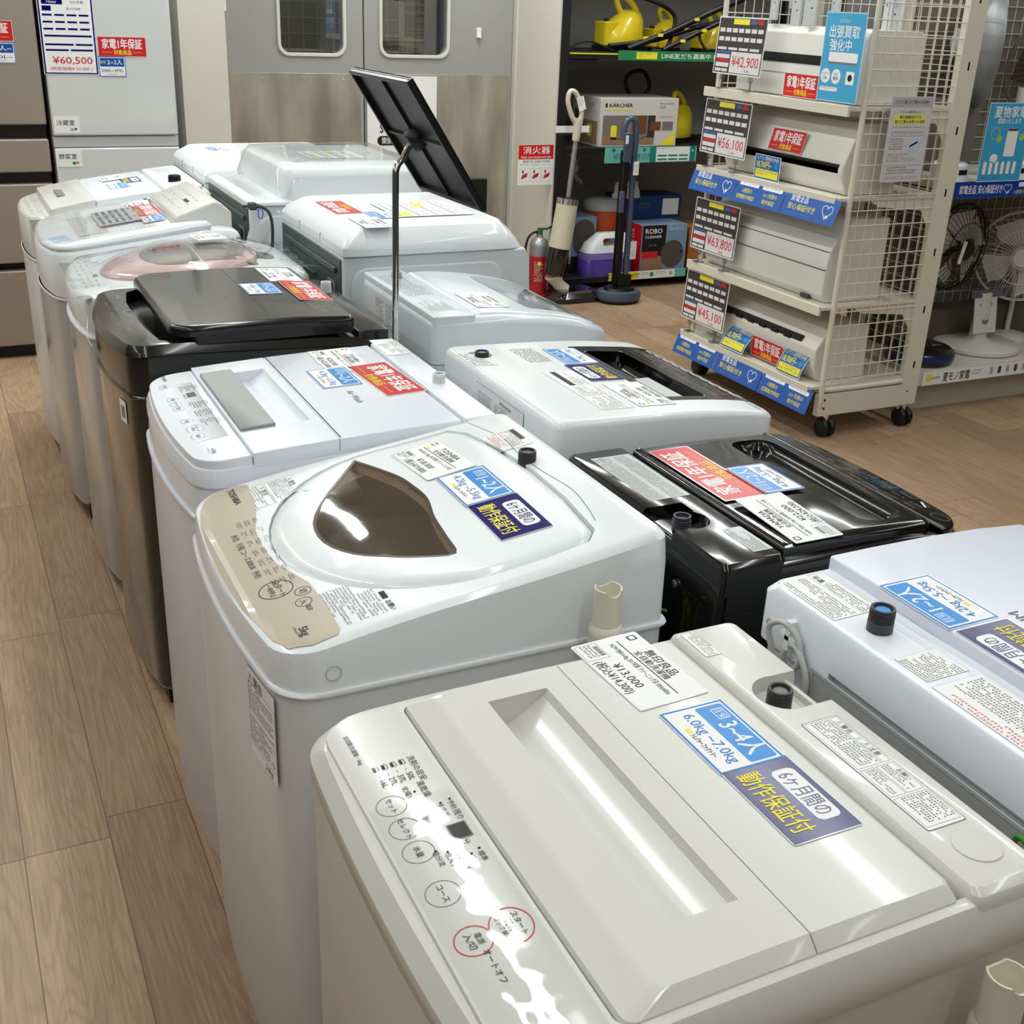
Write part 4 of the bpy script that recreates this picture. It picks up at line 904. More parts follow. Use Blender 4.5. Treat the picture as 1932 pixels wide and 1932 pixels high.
def right2():
    m = Mach('black washer with long deep slot in its lid in the right row', 1.465, 1.705, .515, .49, flip=True, bow=.02, rf=.07, rb=.025)
    m.surf([(0, .862), (.08, .872), (.2, .880), (.515, .880)], .80, .88)
    m.body(.80, [GLOSSK])
    cv = G().loft([m.out(.001, z=.80), m.out(.0, z=.84), m.out(.002, z=.856), m.out(.008, z=.864), m.out(.012, z=.865)])
    m.part('top_cover', m.bend(cv), [GLOSSK], smooth=40)
    pn = [(min(u, .085), v) for u, v, z in m.out(.006)]; pn = [p for i, p in enumerate(pn) if i == 0 or (Vector(p)-Vector(pn[i-1])).length > 1e-4]
    m.part('control_panel', m.bend(m.lid('p', pn, .85, .878, None, (.006, .006))), [GLOSSK], smooth=40)
    a = m.lid('l', rrect(.088, .025, .392, .468, (.02, .005, .005, .02)), .85, .884, None, (.014, .010))
    a.cut(G().loft([[(u, v, z) for u, v in rrect(.115+i, .055+i, .215-i*2, .44-i, .03)] for z, i in ((.90, 0), (.878, .003), (.855, .018))]))
    m.part('lid', m.bend(a, [.25, .32]), [GLOSSK], smooth=35)
    b = G().loft([ringz(rrect(.398, .0, .515, .49, .012), .83), ringz(rrect(.399, .001, .513, .489, .012), .872), ringz(rrect(.404, .008, .508, .482, .008), .880)])
    b.carve(G().lathe([(.033, .845), (.035, .9)], (.468, .325, 0), n=28), G().box(.462, .60, .292, .350, .845, .95), G().box(.44, .60, .262, .30, .862, .95))
    m.part('rear_cover', b, [GLOSSK], smooth=35, bevel=.0015)
    m.tap(.478, .322, .852, h=.036, r=.0145, col=mat('tap_grey', (62,64,70), .4), cap=DGREY)
    SL = [mat('silver_label', (186,190,190), .35, metal=.3), INK, INKG]
    g = G(); g.rr(0, 0, .20, .078, .001, 0, 0); g.micro(.004, .004, .196, .036, .005, 2); g.micro(.004, .040, .196, .075, .005, 2); g.text('⚠', .19, .066, .008, 1)
    m.stick('caution_label', g, SL, .408, .04+.20); 
    g = G(); g.rr(0, 0, .085, .036, .001, 0, 0); g.micro(.003, .003, .072, .033, .004, 1); g.text('⚠', .079, .028, .006, 1); m.stick('inlet_label', g, SL, .405, .46)
    K = [mat('ink_pale', (150,150,145), .5), mat('ink_faint', (95,95,92), .5)]
    g = G()
    for r in range(3):
        for c in range(7): g.micro(-.40+c*.045, .025+r*.017, -.40+c*.045+.03, .035+r*.017, .006, 0)
    for k in range(5): g.frame(-.36+k*.05, .02, -.33+k*.05, .034, .0006, .0002, 0)
    g.ring(-.44, .05, .014, .0007, mi=0, sx=1.2); g.text('YAMADA', -.07, .04, .008, 0); g.text('5.5kg', -.44, .025, .006, 0)
    m.stick('panel_print', g, K, 0, 0)
    m.stick('scratch', G().rr(0, 0, .028, .004, .002), [PAPER], .04, .40, ang=-.5)
    # back side: screws, knob and holder ring
    G().lathe([(.007, 0), (.007, .003), (.001, .004)], (.515, .375, .80), 'x', 12).build('screw', CHROME, m.root)
    G().lathe([(.007, 0), (.007, .003), (.001, .004)], (.515, .43, .70), 'x', 12).build('screw', CHROME, m.root)
    G().tube([(.517+.006*sin(a), .055+.022*cos(a), .835+.018*sin(a)) for a in [2*pi*k/20 for k in range(20)]], .004, 8, closed=True).build('cord_ring', DGREY, m.root, smooth=60)
    return m
def right3():
    m = Mach('white washer with black sloped lid front and row of white buttons', 1.462, 2.285, .512, .54, flip=True, bow=.012, rf=.035)
    m.surf([(0, .872), (.03, .888), (.1, .900), (.25, .913), (.512, .922)], .84, .92)
    m.body(.84, mat('white_steel_grey', (214,218,222), .36, coat=.2))
    cv = G().loft([m.out(.0, z=.84), m.out(.0, z=.905), m.out(.004, z=.915), m.out(.010, z=.9195), m.out(.016, z=.92)])
    cv.cut(G().loft([[(u, v, z) for u, v in rrect(.118+i, .10+i*.5, .215-i, .44-i*.5, .012)] for z, i in ((.95, 0), (.915, .0), (.888, .008))], 1), G().lathe([(.026, .914), (.027, .95)], (.46, .085, 0), n=28))
    m.part('top_cover', m.bend(cv), [WHITE, GLOSSK], smooth=35)
    bl = G(); o = rrect(.022, .062, .232, .462, (.01, .02, .02, .01)); 
    g = G().prism([(-v, u) for u, v in rrect(.022, .062, .110, .462, (.01, .001, .001, .01))], 0, .0006, 0); m.stick('button_strip', g, [GLOSSK], 0, 0, lift=.0003, div=.02)
    for n_, (a, b, c, d) in enumerate(((.11, .062, .118, .462), (.215, .062, .235, .462), (.118, .062, .215, .10), (.118, .44, .215, .462))):
        m.stick('lid_border', G().rect(-d, a, -b, c), [GLOSSK], 0, 0, lift=.0006, div=.03)
    G().prism(rrect(.126, .105, .207, .435, .01), .8805, .8815).xf(Matrix.Translation((0, 0, -.001))).build('lid_window', GLOSSK, m.root)
    g = G().box(.15, .19, .27, .425, .8835, .895); g.build('filter_insert', mat('insert_grey', (190,194,196), .35), m.root, bevel=.002)
    g = G()
    for k in range(10): g.frame(-.44+k*.036, .028, -.415+k*.036, .047, .003, .0004, 0)
    g.micro(-.44, .055, -.08, .10, .007, 1)
    m.stick('panel_print', g, [PAPER, MGREY], 0, 0, lift=.0022, div=.02)
    g = G().text('Hisense', 0, 0, .010, 0); m.stick('maker_print', g, [INK], .045, .50)
    g = G(); g.rr(0, 0, .255, .072, .002, 0, 1); g.rr(.0004, .0004, .2546, .0716, .002, .0001, 3); g.rect(.155, .045, .25, .058, .0003, 0)
    for k, (a, b) in enumerate(((.004, .085), (.088, .15), (.155, .25))): g.frame(a, .003, b, .068 if k < 2 else .042, .0005, .0002, 0); g.micro(a+.002, .006, b-.002, .064 if k < 2 else .038, .0055, 0)
    m.stick('caution_label', g, INKM, .315, .49)
    g = G(); g.rr(0, 0, .10, .05, .001, 0, 1); g.rr(.0004, .0004, .0996, .0496, .001, .0001, 3); g.micro(.002, .002, .098, .048, .006, 0); m.stick('inlet_label', g, INKM, .455, .165)
    g = G(); g.micro(0, 0, .11, .06, .008, 0); m.stick('notice_label', g, INKM, .32, .165)
    m.tap(.455, .085, .908, h=.020, r=.0150, cap=BLUE)
    # rating plate printed on the back
    g = G(); g.rr(-.11, -.06, .11, .06, .002, 0, 1); g.rr(-.1095, -.0595, .1095, .0595, .002, .0001, 3); g.text('Hisense', .03, .045, .012, 0, bold=.02); g.micro(-.10, -.05, -.03, .04, .006, 0); g.micro(-.02, -.01, .04, .035, .006, 0); g.frame(.05, -.05, .10, .0, .0006, .0002, 0); g.frame(-.02, -.05, .04, -.015, .0006, .0002, 0)
    for x in (.06, .08): g.rect(x, -.045, x+.008, -.01, .0003, 0)
    g.v = [(.5135+p[2], .30+p[0], .852-.001+p[1]*.8) for p in g.v]; g.build('rating_label', INKM, m.root, smooth=0)
    return m
def right4():
    m = Mach('pale blue white washer with curved lid and dark strip at its far front edge', 1.52, 2.975, .52, .515, flip=True, bow=.03, rf=.09)
    m.surf([(0, .845), (.06, .875), (.15, .905), (.3, .928), (.4, .932), (.52, .932)], .82, .93, n=18)
    m.body(.82, mat('pale_steel', (205,212,217), .35, coat=.2))
    PB = mat('pale_blue_white', (222,230,237), .24, coat=.5)
    cv = G().loft([m.out(.0, z=.822), m.out(.0, z=.905), m.out(.004, z=.918), m.out(.012, z=.925), m.out(.018, z=.926)])
    m.part('top_cover', m.bend(cv), [PB], smooth=40)
    ld = rrect(.05, .022, .400, .493, (.06, .01, .01, .06)); m.part('lid', m.bend(m.lid('l', ld, .90, .932, None, (.012, .007)), [.1, .13, .16, .2, .24, .28, .32, .36]), [PB], smooth=45)
    m.part('rear_cover', m.lid('l', rrect(.408, .003, .516, .512, .01), .87, .936, None, (.004, .004)), [PB], smooth=35)
    g = G().rr(-.44, .085, -.07, .24, .02); m.stick('window', g, [mat('pale_window', (196,208,216), .06, coat=1)], 0, 0, lift=.0008, div=.02)
    g = G().rr(-.43, .030, -.085, .066, .015); m.stick('control_strip', g, [mat('dark_strip', (70,76,80), .1, coat=1)], 0, 0, lift=.0008, div=.015)
    g = G().micro(-.42, .036, -.095, .062, .008, 0); m.stick('panel_print', g, [LGREY], 0, 0, lift=.0014, div=.0)
    g = G().micro(-.30, .425, -.06, .50, .008, 0); g.micro(-.46, .43, -.36, .50, .007, 0); m.stick('caution_print', g, [INKG], 0, 0)
    m.tap(.455, .095, .930, h=.022, r=.014, col=LGREY)
    g = G(); g.rr(-.08, -.045, .08, .045, .002, 0, 1); g.rr(-.0795, -.0445, .0795, .0445, .002, .0001, 3); g.micro(-.075, -.04, -.01, .04, .008, 0); g.micro(.0, -.04, .075, .04, .008, 0)
    g.v = [(.5210+p[2], .19+p[0], .855+p[1]) for p in g.v]; g.build('rating_label', INKM, m.root, smooth=0)
    return m
R1 = right1(); R2 = right2(); R3 = right3(); R4 = right4()
put(blue_card('1~2人', '4.2kg ~5.5kg', .125, .085), 'size_card', CARDM, 'blue card reading 1~2 people on the cool white washer at the right edge', 'card', R1, wpos(R1, 1.072, .935), .0, BC)
put(navy_card(.13, .085), 'warranty_card', CARDM, 'navy card cut by the right edge of the photo', 'card', R1, wpos(R1, 1.077, .803), .0, NC)
put(red_card(.24, .083), 'warranty_card', CARDM, 'red warranty card on the black washer of the right row', 'card', R2, wpos(R2, 1.127, 1.527), .0, RC, dz=.002)
put(blue_card('1~2人', '4.2kg ~5.5kg', .12, .08), 'size_card', CARDM, 'blue card reading 1~2 people beside the deep black slot', 'card', R2, wpos(R2, 1.206, 1.465), .0, BC, dz=.004)
put(price_tag('YAMADA', 'YWM-T55A1 5.5kg 2018年製 クリーニング済', YEN+'22,000', '(税込'+YEN+'24,200)', .16, .092, False), 'price_tag', CARDM, 'white price tag reading 22,000 on the black washer of the right row', 'price tag', R2, wpos(R2, 1.142, 1.318), .0, LB, dz=.003)
put(blue_card('1~2人', '4.2kg ~5.5kg', .12, .08), 'size_card', CARDM, 'blue card on the white washer with black sloped lid front', 'card', R3, wpos(R3, 1.195, 2.15), .0, BC)
put(navy_card(), 'warranty_card', CARDM, 'navy card on the white washer with black sloped lid front', 'card', R3, wpos(R3, 1.185, 2.025), .0, NC)
put(price_tag('Hisense', 'HW-T55C 5.5kg 2019年製 クリーニング済', YEN+'20,000', '(税込'+YEN+'22,000)', .15, .085), 'price_tag', CARDM, 'white price tag on the white washer with black sloped lid front', 'price tag', R3, wpos(R3, 1.20, 1.872), .0, LB)
put(price_tag('Panasonic', 'NA-FA 8.0kg クリーニング済', YEN+'35,000', '(税込'+YEN+'38,500)', .15, .085, False), 'price_tag', CARDM, 'white price tag on the pale curved lid in front of the sign stand pole', 'price tag', R4, wpos(R4, 1.185, 2.60), .0, LB)
# --- drum washers
def drum(label, x, y, D, W, top, step=None, near=True, pole=False):
    m = Mach(label, x, y, D, W, flip=True, bow=.03, rf=.06, name='drum_washer')
    DG = mat('dark_green_back', (62,74,71), .4)
    zb = top-.075 if step is None else top-.115
    sec = [(.02, .05), (.0, .3), (.0, .6), (.015, zb-.05), (.03, zb), (D, zb), (D, .05)]
    m.part('body', G().loft([[(u, v, z) for u, z in sec] for v in (.006, W-.006)]), [mat('drum_side', (212,217,221), .35, coat=.2)], bevel=.006, smooth=35)
    if step is None:
        g = G().loft([ringz(rrect(.028, 0, D, W, (.06, .01, .01, .06)), zb), ringz(rrect(.045, 0, D, W, (.06, .01, .01, .06)), top-.05), ringz(rrect(.06, .01, D-.012, W-.01, (.06, .02, .02, .06)), top-.03), ringz(rrect(.085, .035, D-.05, W-.035, (.05, .03, .03, .05)), top-.004), ringz(rrect(.09, .05, D-.06, W-.05, .03), top)])
    else:
        g = G().loft([ringz(rrect(.028, 0, D, W, (.06, .01, .01, .06)), zb), ringz(rrect(.045, 0, D, W, (.06, .01, .01, .06)), zb+.012), ringz(rrect(.055, .01, D-.01, W-.01, (.06, .02, .02, .06)), zb+.016)])
        h = G().loft([ringz(rrect(.05, .0, D-step, W, .04), zb+.01), ringz(rrect(.055, .0, D-step, W, .04), top-.02), ringz(rrect(.065, .008, D-step-.008, W-.008, .035), top-.004), ringz(rrect(.075, .02, D-step-.02, W-.02, .03), top)])
        m.part('top_box', h, [WHITE], smooth=45)
    m.part('top_cover', g, [WHITE], smooth=45, bevel=.003)
    b = G().box(D, D+.004, .02, W-.02, .08, zb-.008).box(D+.003, D+.012, .05, W-.05, zb-.05, zb-.035).box(D+.003, D+.010, .08, W-.25, zb-.10, zb-.09)
    b.build('back_plate', DG, m.root, bevel=.002)
    for v in (.10, W-.09):
        f = G().box(D+.004, D+.010, v-.032, v+.032, zb-.16, zb-.075); f.carve(G().box(D-.01, D+.02, v-.022, v+.022, zb-.15, zb-.085)); f.build('handle_frame', MGREY, m.root, bevel=.0015)
    # seams in the top
    if step is None:
        for v in (W*.33, W*.66): G().box(D-.055, D+.0008, v-.002, v+.002, zb+.004, zb+.03).build('seam', LGREY, m.root)
    # side relief on the near side
    r = G().loft([[(u, W-.005, z) for u, z in rrect(.10, .25, D-.02, zb-.03, .05)], [(u, W-.001, z) for u, z in rrect(.105, .255, D-.025, zb-.035, .05)]]); r.build('side_panel', mat('drum_side', (212,217,221), .35), m.root, bevel=.001)
    for a, b_ in ((.08, .07), (D-.08, .07), (.08, W-.07), (D-.08, W-.07)): G().lathe([(.02, 0), (.022, .006), (.02, .06)], (a, b_, 0), n=12).build('foot', BLACK, m.root)
    return m
R5 = drum('white drum washer with flat top full of stickers behind the pole', 1.56, 3.68, .585, .63, 1.032)
R6 = drum('white drum washer with high box top wrapped in clear film', 1.56, 4.42, .655, .62, 1.09, step=.115)
R7 = drum('farthest white drum washer in front of the swing doors', 1.55, 5.06, .65, .60, 1.03)
put(red_card(.22, .082), 'warranty_card', CARDM, 'red warranty card on the drum washer behind the pole', 'card', R5, wpos(R5, 1.075, 3.40), .0, RC)
put(blue_card('3~4人', '10.0kg ~', .11, .075), 'size_card', CARDM, 'small blue card on the drum washer behind the pole', 'card', R5, wpos(R5, 1.155, 3.245), .0, BC, dz=.001)
put(price_tag('SHARP', 'ES-H10 10.0kg クリーニング済', YEN+'88,000', '(税込'+YEN+'96,800)', .16, .085, False), 'price_tag', CARDM, 'white price tag on the drum washer behind the pole', 'price tag', R5, wpos(R5, 1.085, 3.135), .0, LB, dz=.0015)
def memo(w=.25, h=.24):
    g = sheet(w, h, 0); g.rect(-w/2+.002, -h/2+.002, w/2-.002, h/2-.002, .0001, 2)
    for r in range(4): g.rect(-w*.46, h*(.42-.23*r), w*.46, h*(.425-.23*r)+.002, .0003, 5); g.micro(-w*.45, h*(.25-.23*r), w*.45, h*(.40-.23*r), .012, 9)
    g.rect(-w*.45, h*.28, -w*.2, h*.40, .0005, 3); g.rect(w*.1, -h*.1, w*.35, h*.03, .0005, 3)
    return g
MEMOM = CARDM+[mat('form_grey', (150,152,156), .4), mat('form_dark', (84,88,98), .4)]
put(memo(), 'spec_form', MEMOM, 'large printed form with yellow boxes on the drum washer top behind the pole', 'form', R5, wpos(R5, 1.305, 3.32), .0, None, dz=.002)
put(memo(.2, .2), 'spec_form', MEMOM, 'printed form on the film wrapped drum washer box top', 'form', R6, wpos(R6, 1.28, 4.13), .0, None)
def film_over(m, name='clear_film'):
    D, W = m.D, m.W; f = G(); rn = random.Random(5); nu, nv = 18, 14
    for i in range(nu+1):
        for j in range(nv+1):
            u = .06+(D-.02-.06)*i/nu; v = -.012+(W+.024)*j/nv
            z = m.top(min(max(u, .09), D-.02), min(max(v, .03), W-.03)) or 1.0
            f.v.append((u, v, z+.010+.003*rn.random()-(0 if 0 < v < W else .05)))
    for i in range(nu):
        for j in range(nv): f.f.append((i*(nv+1)+j, i*(nv+1)+j+1, (i+1)*(nv+1)+j+1, (i+1)*(nv+1)+j)); f.m.append(0)
    f.build(name, FILM, m.root, smooth=180)
film_over(R6)
put(blue_card('3~4人', '7.0kg ~', .11, .075), 'size_card', CARDM, 'blue card on the farthest drum washer before the doors', 'card', R7, wpos(R7, 1.03, 4.83), .0, BC)
# power plug with its paper tag, held on the film of the high-topped machine
t = thing('power_plug', 'grey power plug with paper tag between the washer rows', 'plug', (.885, 3.68, .998), 0)
g = G().box(-.012, .012, -.016, .016, -.011, .011); g.build('plug_body', DGREY, t, bevel=.004, seg=3)
G().box(-.034, -.012, -.0075, -.0060, -.003, .003).build('blade', CHROME, t); G().box(-.034, -.012, .0060, .0075, -.003, .003).build('blade', CHROME, t)
G().tube(spline([(.012, 0, 0), (.035, 0, -.006), (.055, .0, -.03), (.06, 0, -.09), (.05, .0, -.25), (.05, 0, -.6)], 6), [.007]*3+[.005]*28, 10).build('cord', DGREY, t, smooth=60)
G().box(-.0, .062, -.045, -.044, -.105, -.04).xf(Matrix.Rotation(.35, 4, 'Y')).build('paper_tag', mat('tag_grey', (205,205,206), .6), t)
G().tube([(.02+.008*cos(a), -.02, -.02+.016*sin(a)) for a in [2*pi*k/16 for k in range(16)]], .0015, 6, closed=True).build('tag_string', mat('string_blue', (50,60,200), .5), t, smooth=60)
# earth wires in the gap
t = thing('earth_wire_bundle', 'thin green and yellow wires rising between the washer rows', 'wires', (.935, 3.02, 0), 0)
for k in range(5):
    a = k*1.25; G().tube(spline([(0, 0, .5), (.005*cos(a), .005*sin(a), .75), (.02*cos(a), .03*sin(a), .86), (.035*cos(a)-.01, .07*sin(a), .80+.05*(k % 2)+.02*k)], 6), .0022, 6).build('wire', mat('earth_green', (60,130,50), .4) if k % 2 else mat('earth_yellow', (205,200,60), .4), t, smooth=60)
t = thing('earth_wire_bundle', 'green wires curling beside the black washer of the right row', 'wires', (.905, 1.34, 0), 0)
for k in range(5):
    a = k*1.25; G().tube(spline([(0, 0, .4), (.005*cos(a), .005*sin(a), .68), (.015*cos(a), .02*sin(a), .76), (.02*cos(a), .05*sin(a), .70+.02*k)], 6), .0024, 6).build('wire', mat('earth_green', (60,130,50), .4) if k % 3 else mat('earth_yellow', (205,200,60), .4), t, smooth=60)
# sign stand: chrome pole, black framed board seen from behind
# ------------------------------------------------------------------ refrigerators and what hangs on them
def fridge(label, x0, x1, y, doors, colm, edge, H=1.82, gap=None):
    t = thing('refrigerator', label, 'refrigerator', ((x0+x1)/2, y+.33, 0)); w = (x1-x0)/2
    G().box(-w, w, -.27, .33, .05, H).build('body', edge, t, bevel=.004)
    for z0, z1 in doors:
        g = G().box(-w+.002, w-.002, -.33, -.275, z0, z1); g.build('door' if z1-z0 > .3 else 'drawer', colm, t, bevel=.007, seg=3)
    G().box(-w+.01, w-.01, -.29, -.2, .0, .05).build('base_grille', BLACK, t)
    return t
BEI = mat('champagne_steel', (160,148,136), .4, metal=.3)
fb = fridge('champagne beige multi-drawer refrigerator cut by the left edge', -.25, .487, 5.70, ((1.035, 1.81), (.835, .975), (.44, .785), (.06, .405)), BEI, mat('fridge_dark_edge', (36,28,26), .4))
fw = fridge('white two-door refrigerator with blue framed price sheet', .503, 1.05, 5.70, ((.988, 1.75), (.06, .935)), mat('fridge_white', (212,215,214), .22, coat=.5), LGREY, H=1.76)
G().box(-.272, .272, -.315, -.275, .937, .984).build('handle_recess', mat('recess_white', (196,199,202), .3), fw, bevel=.004)
def hang(g, name, mats, label, cat, loc, rx=pi/2, ry=0, rz=0, group=None, par=None):
    o = g.build(name, mats, par, smooth=0); o.location = loc; o.rotation_euler = (rx, ry, rz)
    return tag(o, label, cat, group) if label else o
GM = 'cards on the refrigerators'
def sheet60():
    w, h = .215, .36; g = sheet(w, h, 0); g.rect(-w/2+.003, -h/2+.003, w/2-.003, h/2-.003, .0002, 6); g.rect(-w/2+.009, -h/2+.009, w/2-.009, h/2-.009, .0004, 2)
    g.rect(-.09, .145, -.01, .17, .0006, 6); g.text('Haier', -.05, .157, .013, 2, .0009); g.text('2022年製', .045, .157, .010, 5, .0008)
    g.rect(-.09, .115, -.055, .138, .0006, 6); g.text('JR-CV29B', .03, .127, .010, 5, .0008)
    for r, row in enumerate((4, 4, 4)):
        for c in range(row): g.rect(-.092+c*.047, .092-r*.032, -.054+c*.047, .101-r*.032, .0006, 6); g.micro(-.088+c*.047, .078-r*.032, -.058+c*.047, .089-r*.032, .007, 5)
    g.rect(-.092, -.004, .092, .005, .0006, 6); g.micro(-.08, -.03, .08, -.007, .008, 5)
    for a, b, z in ((-.092, .018, -.044), (.026, .092, -.044), (-.092, -.003, -.070), (.005, .092, -.070)): g.rect(a, z, b, z+.009, .0006, 6)
    g.text(YEN+'60,500', .008, -.112, .034, 8, .0009, bold=.015, w=.155); g.text('(税抜価格'+YEN+' 55,000 )', .0, -.152, .014, 8, .0009, w=.165)
    return g
C2 = CARDM+[REDT, mat('card_blue_deep', (20,80,160), .35)]
def cap_card(a, b, w=.115, h=.085):
    g = sheet(w, h, 0); g.rect(-w/2+.001, -h/2+.001, w/2-.001, h/2-.001, .0001, 9); g.rect(-w/2+.004, -h/2+.004, w/2-.004, h/2-.004, .0003, 2); g.rect(-w/2+.007, .0, w/2-.007, h/2-.007, .0005, 9)
    g.text('目安', -w*.32, .018, .009, 2, .0008); g.text(a, w*.1, .018, .018, 2, .0008, bold=.02, w=w*.55); g.text(b, 0, -.016, .013, 6, .0008, w=w*.8); g.text('トレジャーファクトリー', 0, -.032, .006, 5, .0008, w=w*.4)
    return g
g = sheet60(); g.v = [(x*1.05, y*.86, z) for x, y, z in g.v]
hang(g, 'price_sheet', C2, 'large blue framed price sheet reading 60,500 on the white refrigerator', 'price sheet', (.612, 5.698, 1.398), group=None)
hang(red_card(.205, .082), 'warranty_card', C2, 'red warranty card on the white refrigerator door', 'card', (.832, 5.698, 1.360), group=GM)
hang(cap_card('2~3人', '200L~399L'), 'size_card', C2, 'blue and white card reading 2~3 people on the white refrigerator', 'card', (.783, 5.698, 1.278), group=GM)
hang(red_card(.205, .082), 'warranty_card', C2, 'red warranty card on the beige refrigerator, cut by the left edge', 'card', (.290, 5.698, 1.413), group=GM)
hang(cap_card('3人~', '400L~'), 'size_card', C2, 'blue and white card reading 3 people on the beige refrigerator', 'card', (.335, 5.698, 1.327), group=GM)
def zone(t, col):
    g = sheet(.108, .072, 2); g.text(t, -.005, .008, .018, 5, .0005, w=.075, bold=.01)
    g.disc(.02, -.02, .007, .0004, 8, sx=1.3); g.disc(.035, -.018, .005, .0005, 9); return g
hang(zone('冷蔵室', 0), 'room_label', CARDM+[LGREY, NAVY], 'white label reading fridge compartment, above the door split', 'label', (.568, 5.698, 1.035), group=GM)
hang(zone('野菜室', 0), 'room_label', CARDM+[GREEN, mat('carrot_orange', (200,110,50), .5)], 'white label with little vegetables below the door split', 'label', (.562, 5.698, .892), group=GM)

# ------------------------------------------------------------------ sign stand between the rows
t = thing('sign_stand', 'chrome pole stand with black board tilted away from the camera', 'sign stand', (.955, 2.44, 0))
G().tube([(0, 0, .01), (0, 0, 1.26)]+[(.04*(1-cos(a)), .006*sin(a), 1.26+.04*sin(a)) for a in [R(k*12) for k in range(1, 6)]]+[(.030, .009, 1.312), (.040, .012, 1.324)], .0075, 12).build('pole', CHROME, t, smooth=50)
G().lathe([(.05, 0), (.05, .012), (.02, .018), (.009, .03)], (0, 0, 0), n=28).build('base', CHROME, t)
t.location = (.903, 2.448, 0)
bd = G().box(-.155, .155, -.164, .164, -.002, .002, 0)
for a in ((-.155, .155, -.164, -.155), (-.155, .155, .155, .164)): bd.box(a[0], a[1], a[2], a[3], -.012, .004)
for a in ((-.155, -.146), (.146, .155)): bd.box(a[0], a[1], -.155, .155, -.012, .004)
ribs = G().box(-.15, .15, -.003, .003, -.008, -.002).box(-.003, .003, -.15, .15, -.008, -.002)
hub = G().lathe([(.020, -.026), (.026, -.018), (.026, -.002)], n=20)
E1 = Matrix.Translation((.0560, .012, 1.338)) @ Matrix.Rotation(.039, 4, 'Z') @ Matrix.Rotation(.982, 4, 'Y')
bo = bd.xf(E1).build('board', mat('board_black', (26,27,29), .35), t, bevel=.001); ribs.xf(E1).build('board_ribs', mat('board_black', (26,27,29), .35), bo); hub.xf(E1).build('swivel_hub', BLACK, t, smooth=50)
fr = G().box(-.150, .150, -.158, .158, .002, .0035).xf(E1); fr.build('poster_face', PAPER, bo)

# ------------------------------------------------------------------ fire extinguisher and its sign
t = thing('fire_extinguisher', 'red and silver fire extinguisher standing by the wall', 'fire extinguisher', (3.165, 6.15, 0))
G().lathe([(.052, .012), (.055, .03), (.055, .24)], n=28).build('tank', mat('extinguisher_red', (170,35,40), .35, coat=.5), t)
G().lathe([(.0552, .24), (.055, .30), (.045, .33), (.022, .345), (.02, .36)], n=28).build('tank_shoulder', SILVER, t)
g = G().lathe([(.0556, .07), (.0556, .22)], n=28); g.v = [p for p in g.v]; g.f = g.f[8:20]; g.m = g.m[8:20]
g2 = G(); g2.micro(-.03, .08, .03, .21, .012, 0); g2.disc(.0, .2, .012, .0008, 1); g2.v = [(.0565*sin(x/.0565-.35), -.0565*cos(x/.0565-.35), y) for x, y, z in g2.v]; g2.build('tank_print', [PAPER, YEL], t, smooth=0)
G().cyl((0, 0, .355), (0, 0, .385), .018).box(-.012, .05, -.008, .008, .385, .398).build('valve', mat('valve_green', (60,100,80), .4), t, bevel=.001)
G().tube(spline([(.045, 0, .39), (.07, 0, .40), (.10, 0, .41)], 4), .006, 8).build('lever', BLACK, t)
G().tube(spline([(-.01, -.0, .375), (-.05, -.01, .372), (-.085, -.01, .33), (-.10, -.01, .20), (-.085, -.01, .07)], 6), .007, 8).build('hose', BLACK, t, smooth=60)
G().ring(.02, .42, .014, .004).xf(Matrix.Rotation(pi/2, 4, 'X')).build('pull_ring', YEL, t)
G().lathe([(.075, 0), (.075, .012), (.06, .016)], n=24).build('stand', mat('extinguisher_red', (170,35,40), .35), t)
g = sheet(.265, .24, 0, .002); K_ = .86; g.rect(-.1325, .035, .1325, .12, .0004, 1); g.text('消火器', 0, .088, .036, 0, .0008, bold=.02, w=.20); g.text('FIRE EXTINGUISHER', 0, .047, .012, 0, .0008, bold=.02, w=.225)
g.text('使用方法  DIRECTIONS', 0, .022, .012, 2, .0008, w=.2)
for k in range(3): g.micro(-.12+k*.083, -.01, -.05+k*.083, .008, .006, 3); g.frame(-.12+k*.083, -.10, -.045+k*.083, -.02, .001, .0004, 3); g.poly([(-.11+k*.083, -.085), (-.065+k*.083, -.07), (-.06+k*.083, -.045), (-.10+k*.083, -.06)], .0005, 1); g.rect(-.10+k*.083, -.05, -.09+k*.083, -.03, .0005, 2)
g.v = [(x*K_, y*.92, z) for x, y, z in g.v]
hang(g, 'extinguisher_sign', [PAPER, RED, INK, INKG], 'red and white fire extinguisher sign on the wall end beside the doors', 'sign', (3.128, 6.165, .752))

# ------------------------------------------------------------------ black shelving with cleaners
t = thing('shelving_unit', 'black steel shelving with yellow cleaners in the back corner', 'shelf', (4.2, 6.45, 0))
KS = mat('black_shelf', (30,30,31), .5)
for x in (-.955, .95): 
    for y in (-.30, .27): G().box(x, x+.05, y, y+.04, 0, 2.1).build('post', KS, t)
for z, n in ((1.95, 3), (1.36, 0), (.845, 1), (.085, 2)):  # topmost board is out of view, added to dim the shelves below
    G().box(-.90, .95, -.30, .30, z-.035, z).build('shelf_board', KS, t, bevel=.002)
    G().poly([(-.90, z-.035), (-.70, z-.035), (-.90, z-.11)], 0).build('bracket', KS, t, smooth=0, rot=(pi/2, 0, 0), loc=(0, -.29, 0)) if n == 0 else None
G().box(-.9, -.58, -.303, -.300, 1.350, 1.356).build('edge_line', YEL, t)
GR = mat('strip_green', (50,130,80), .4); TE = mat('strip_teal', (110,185,175), .4)
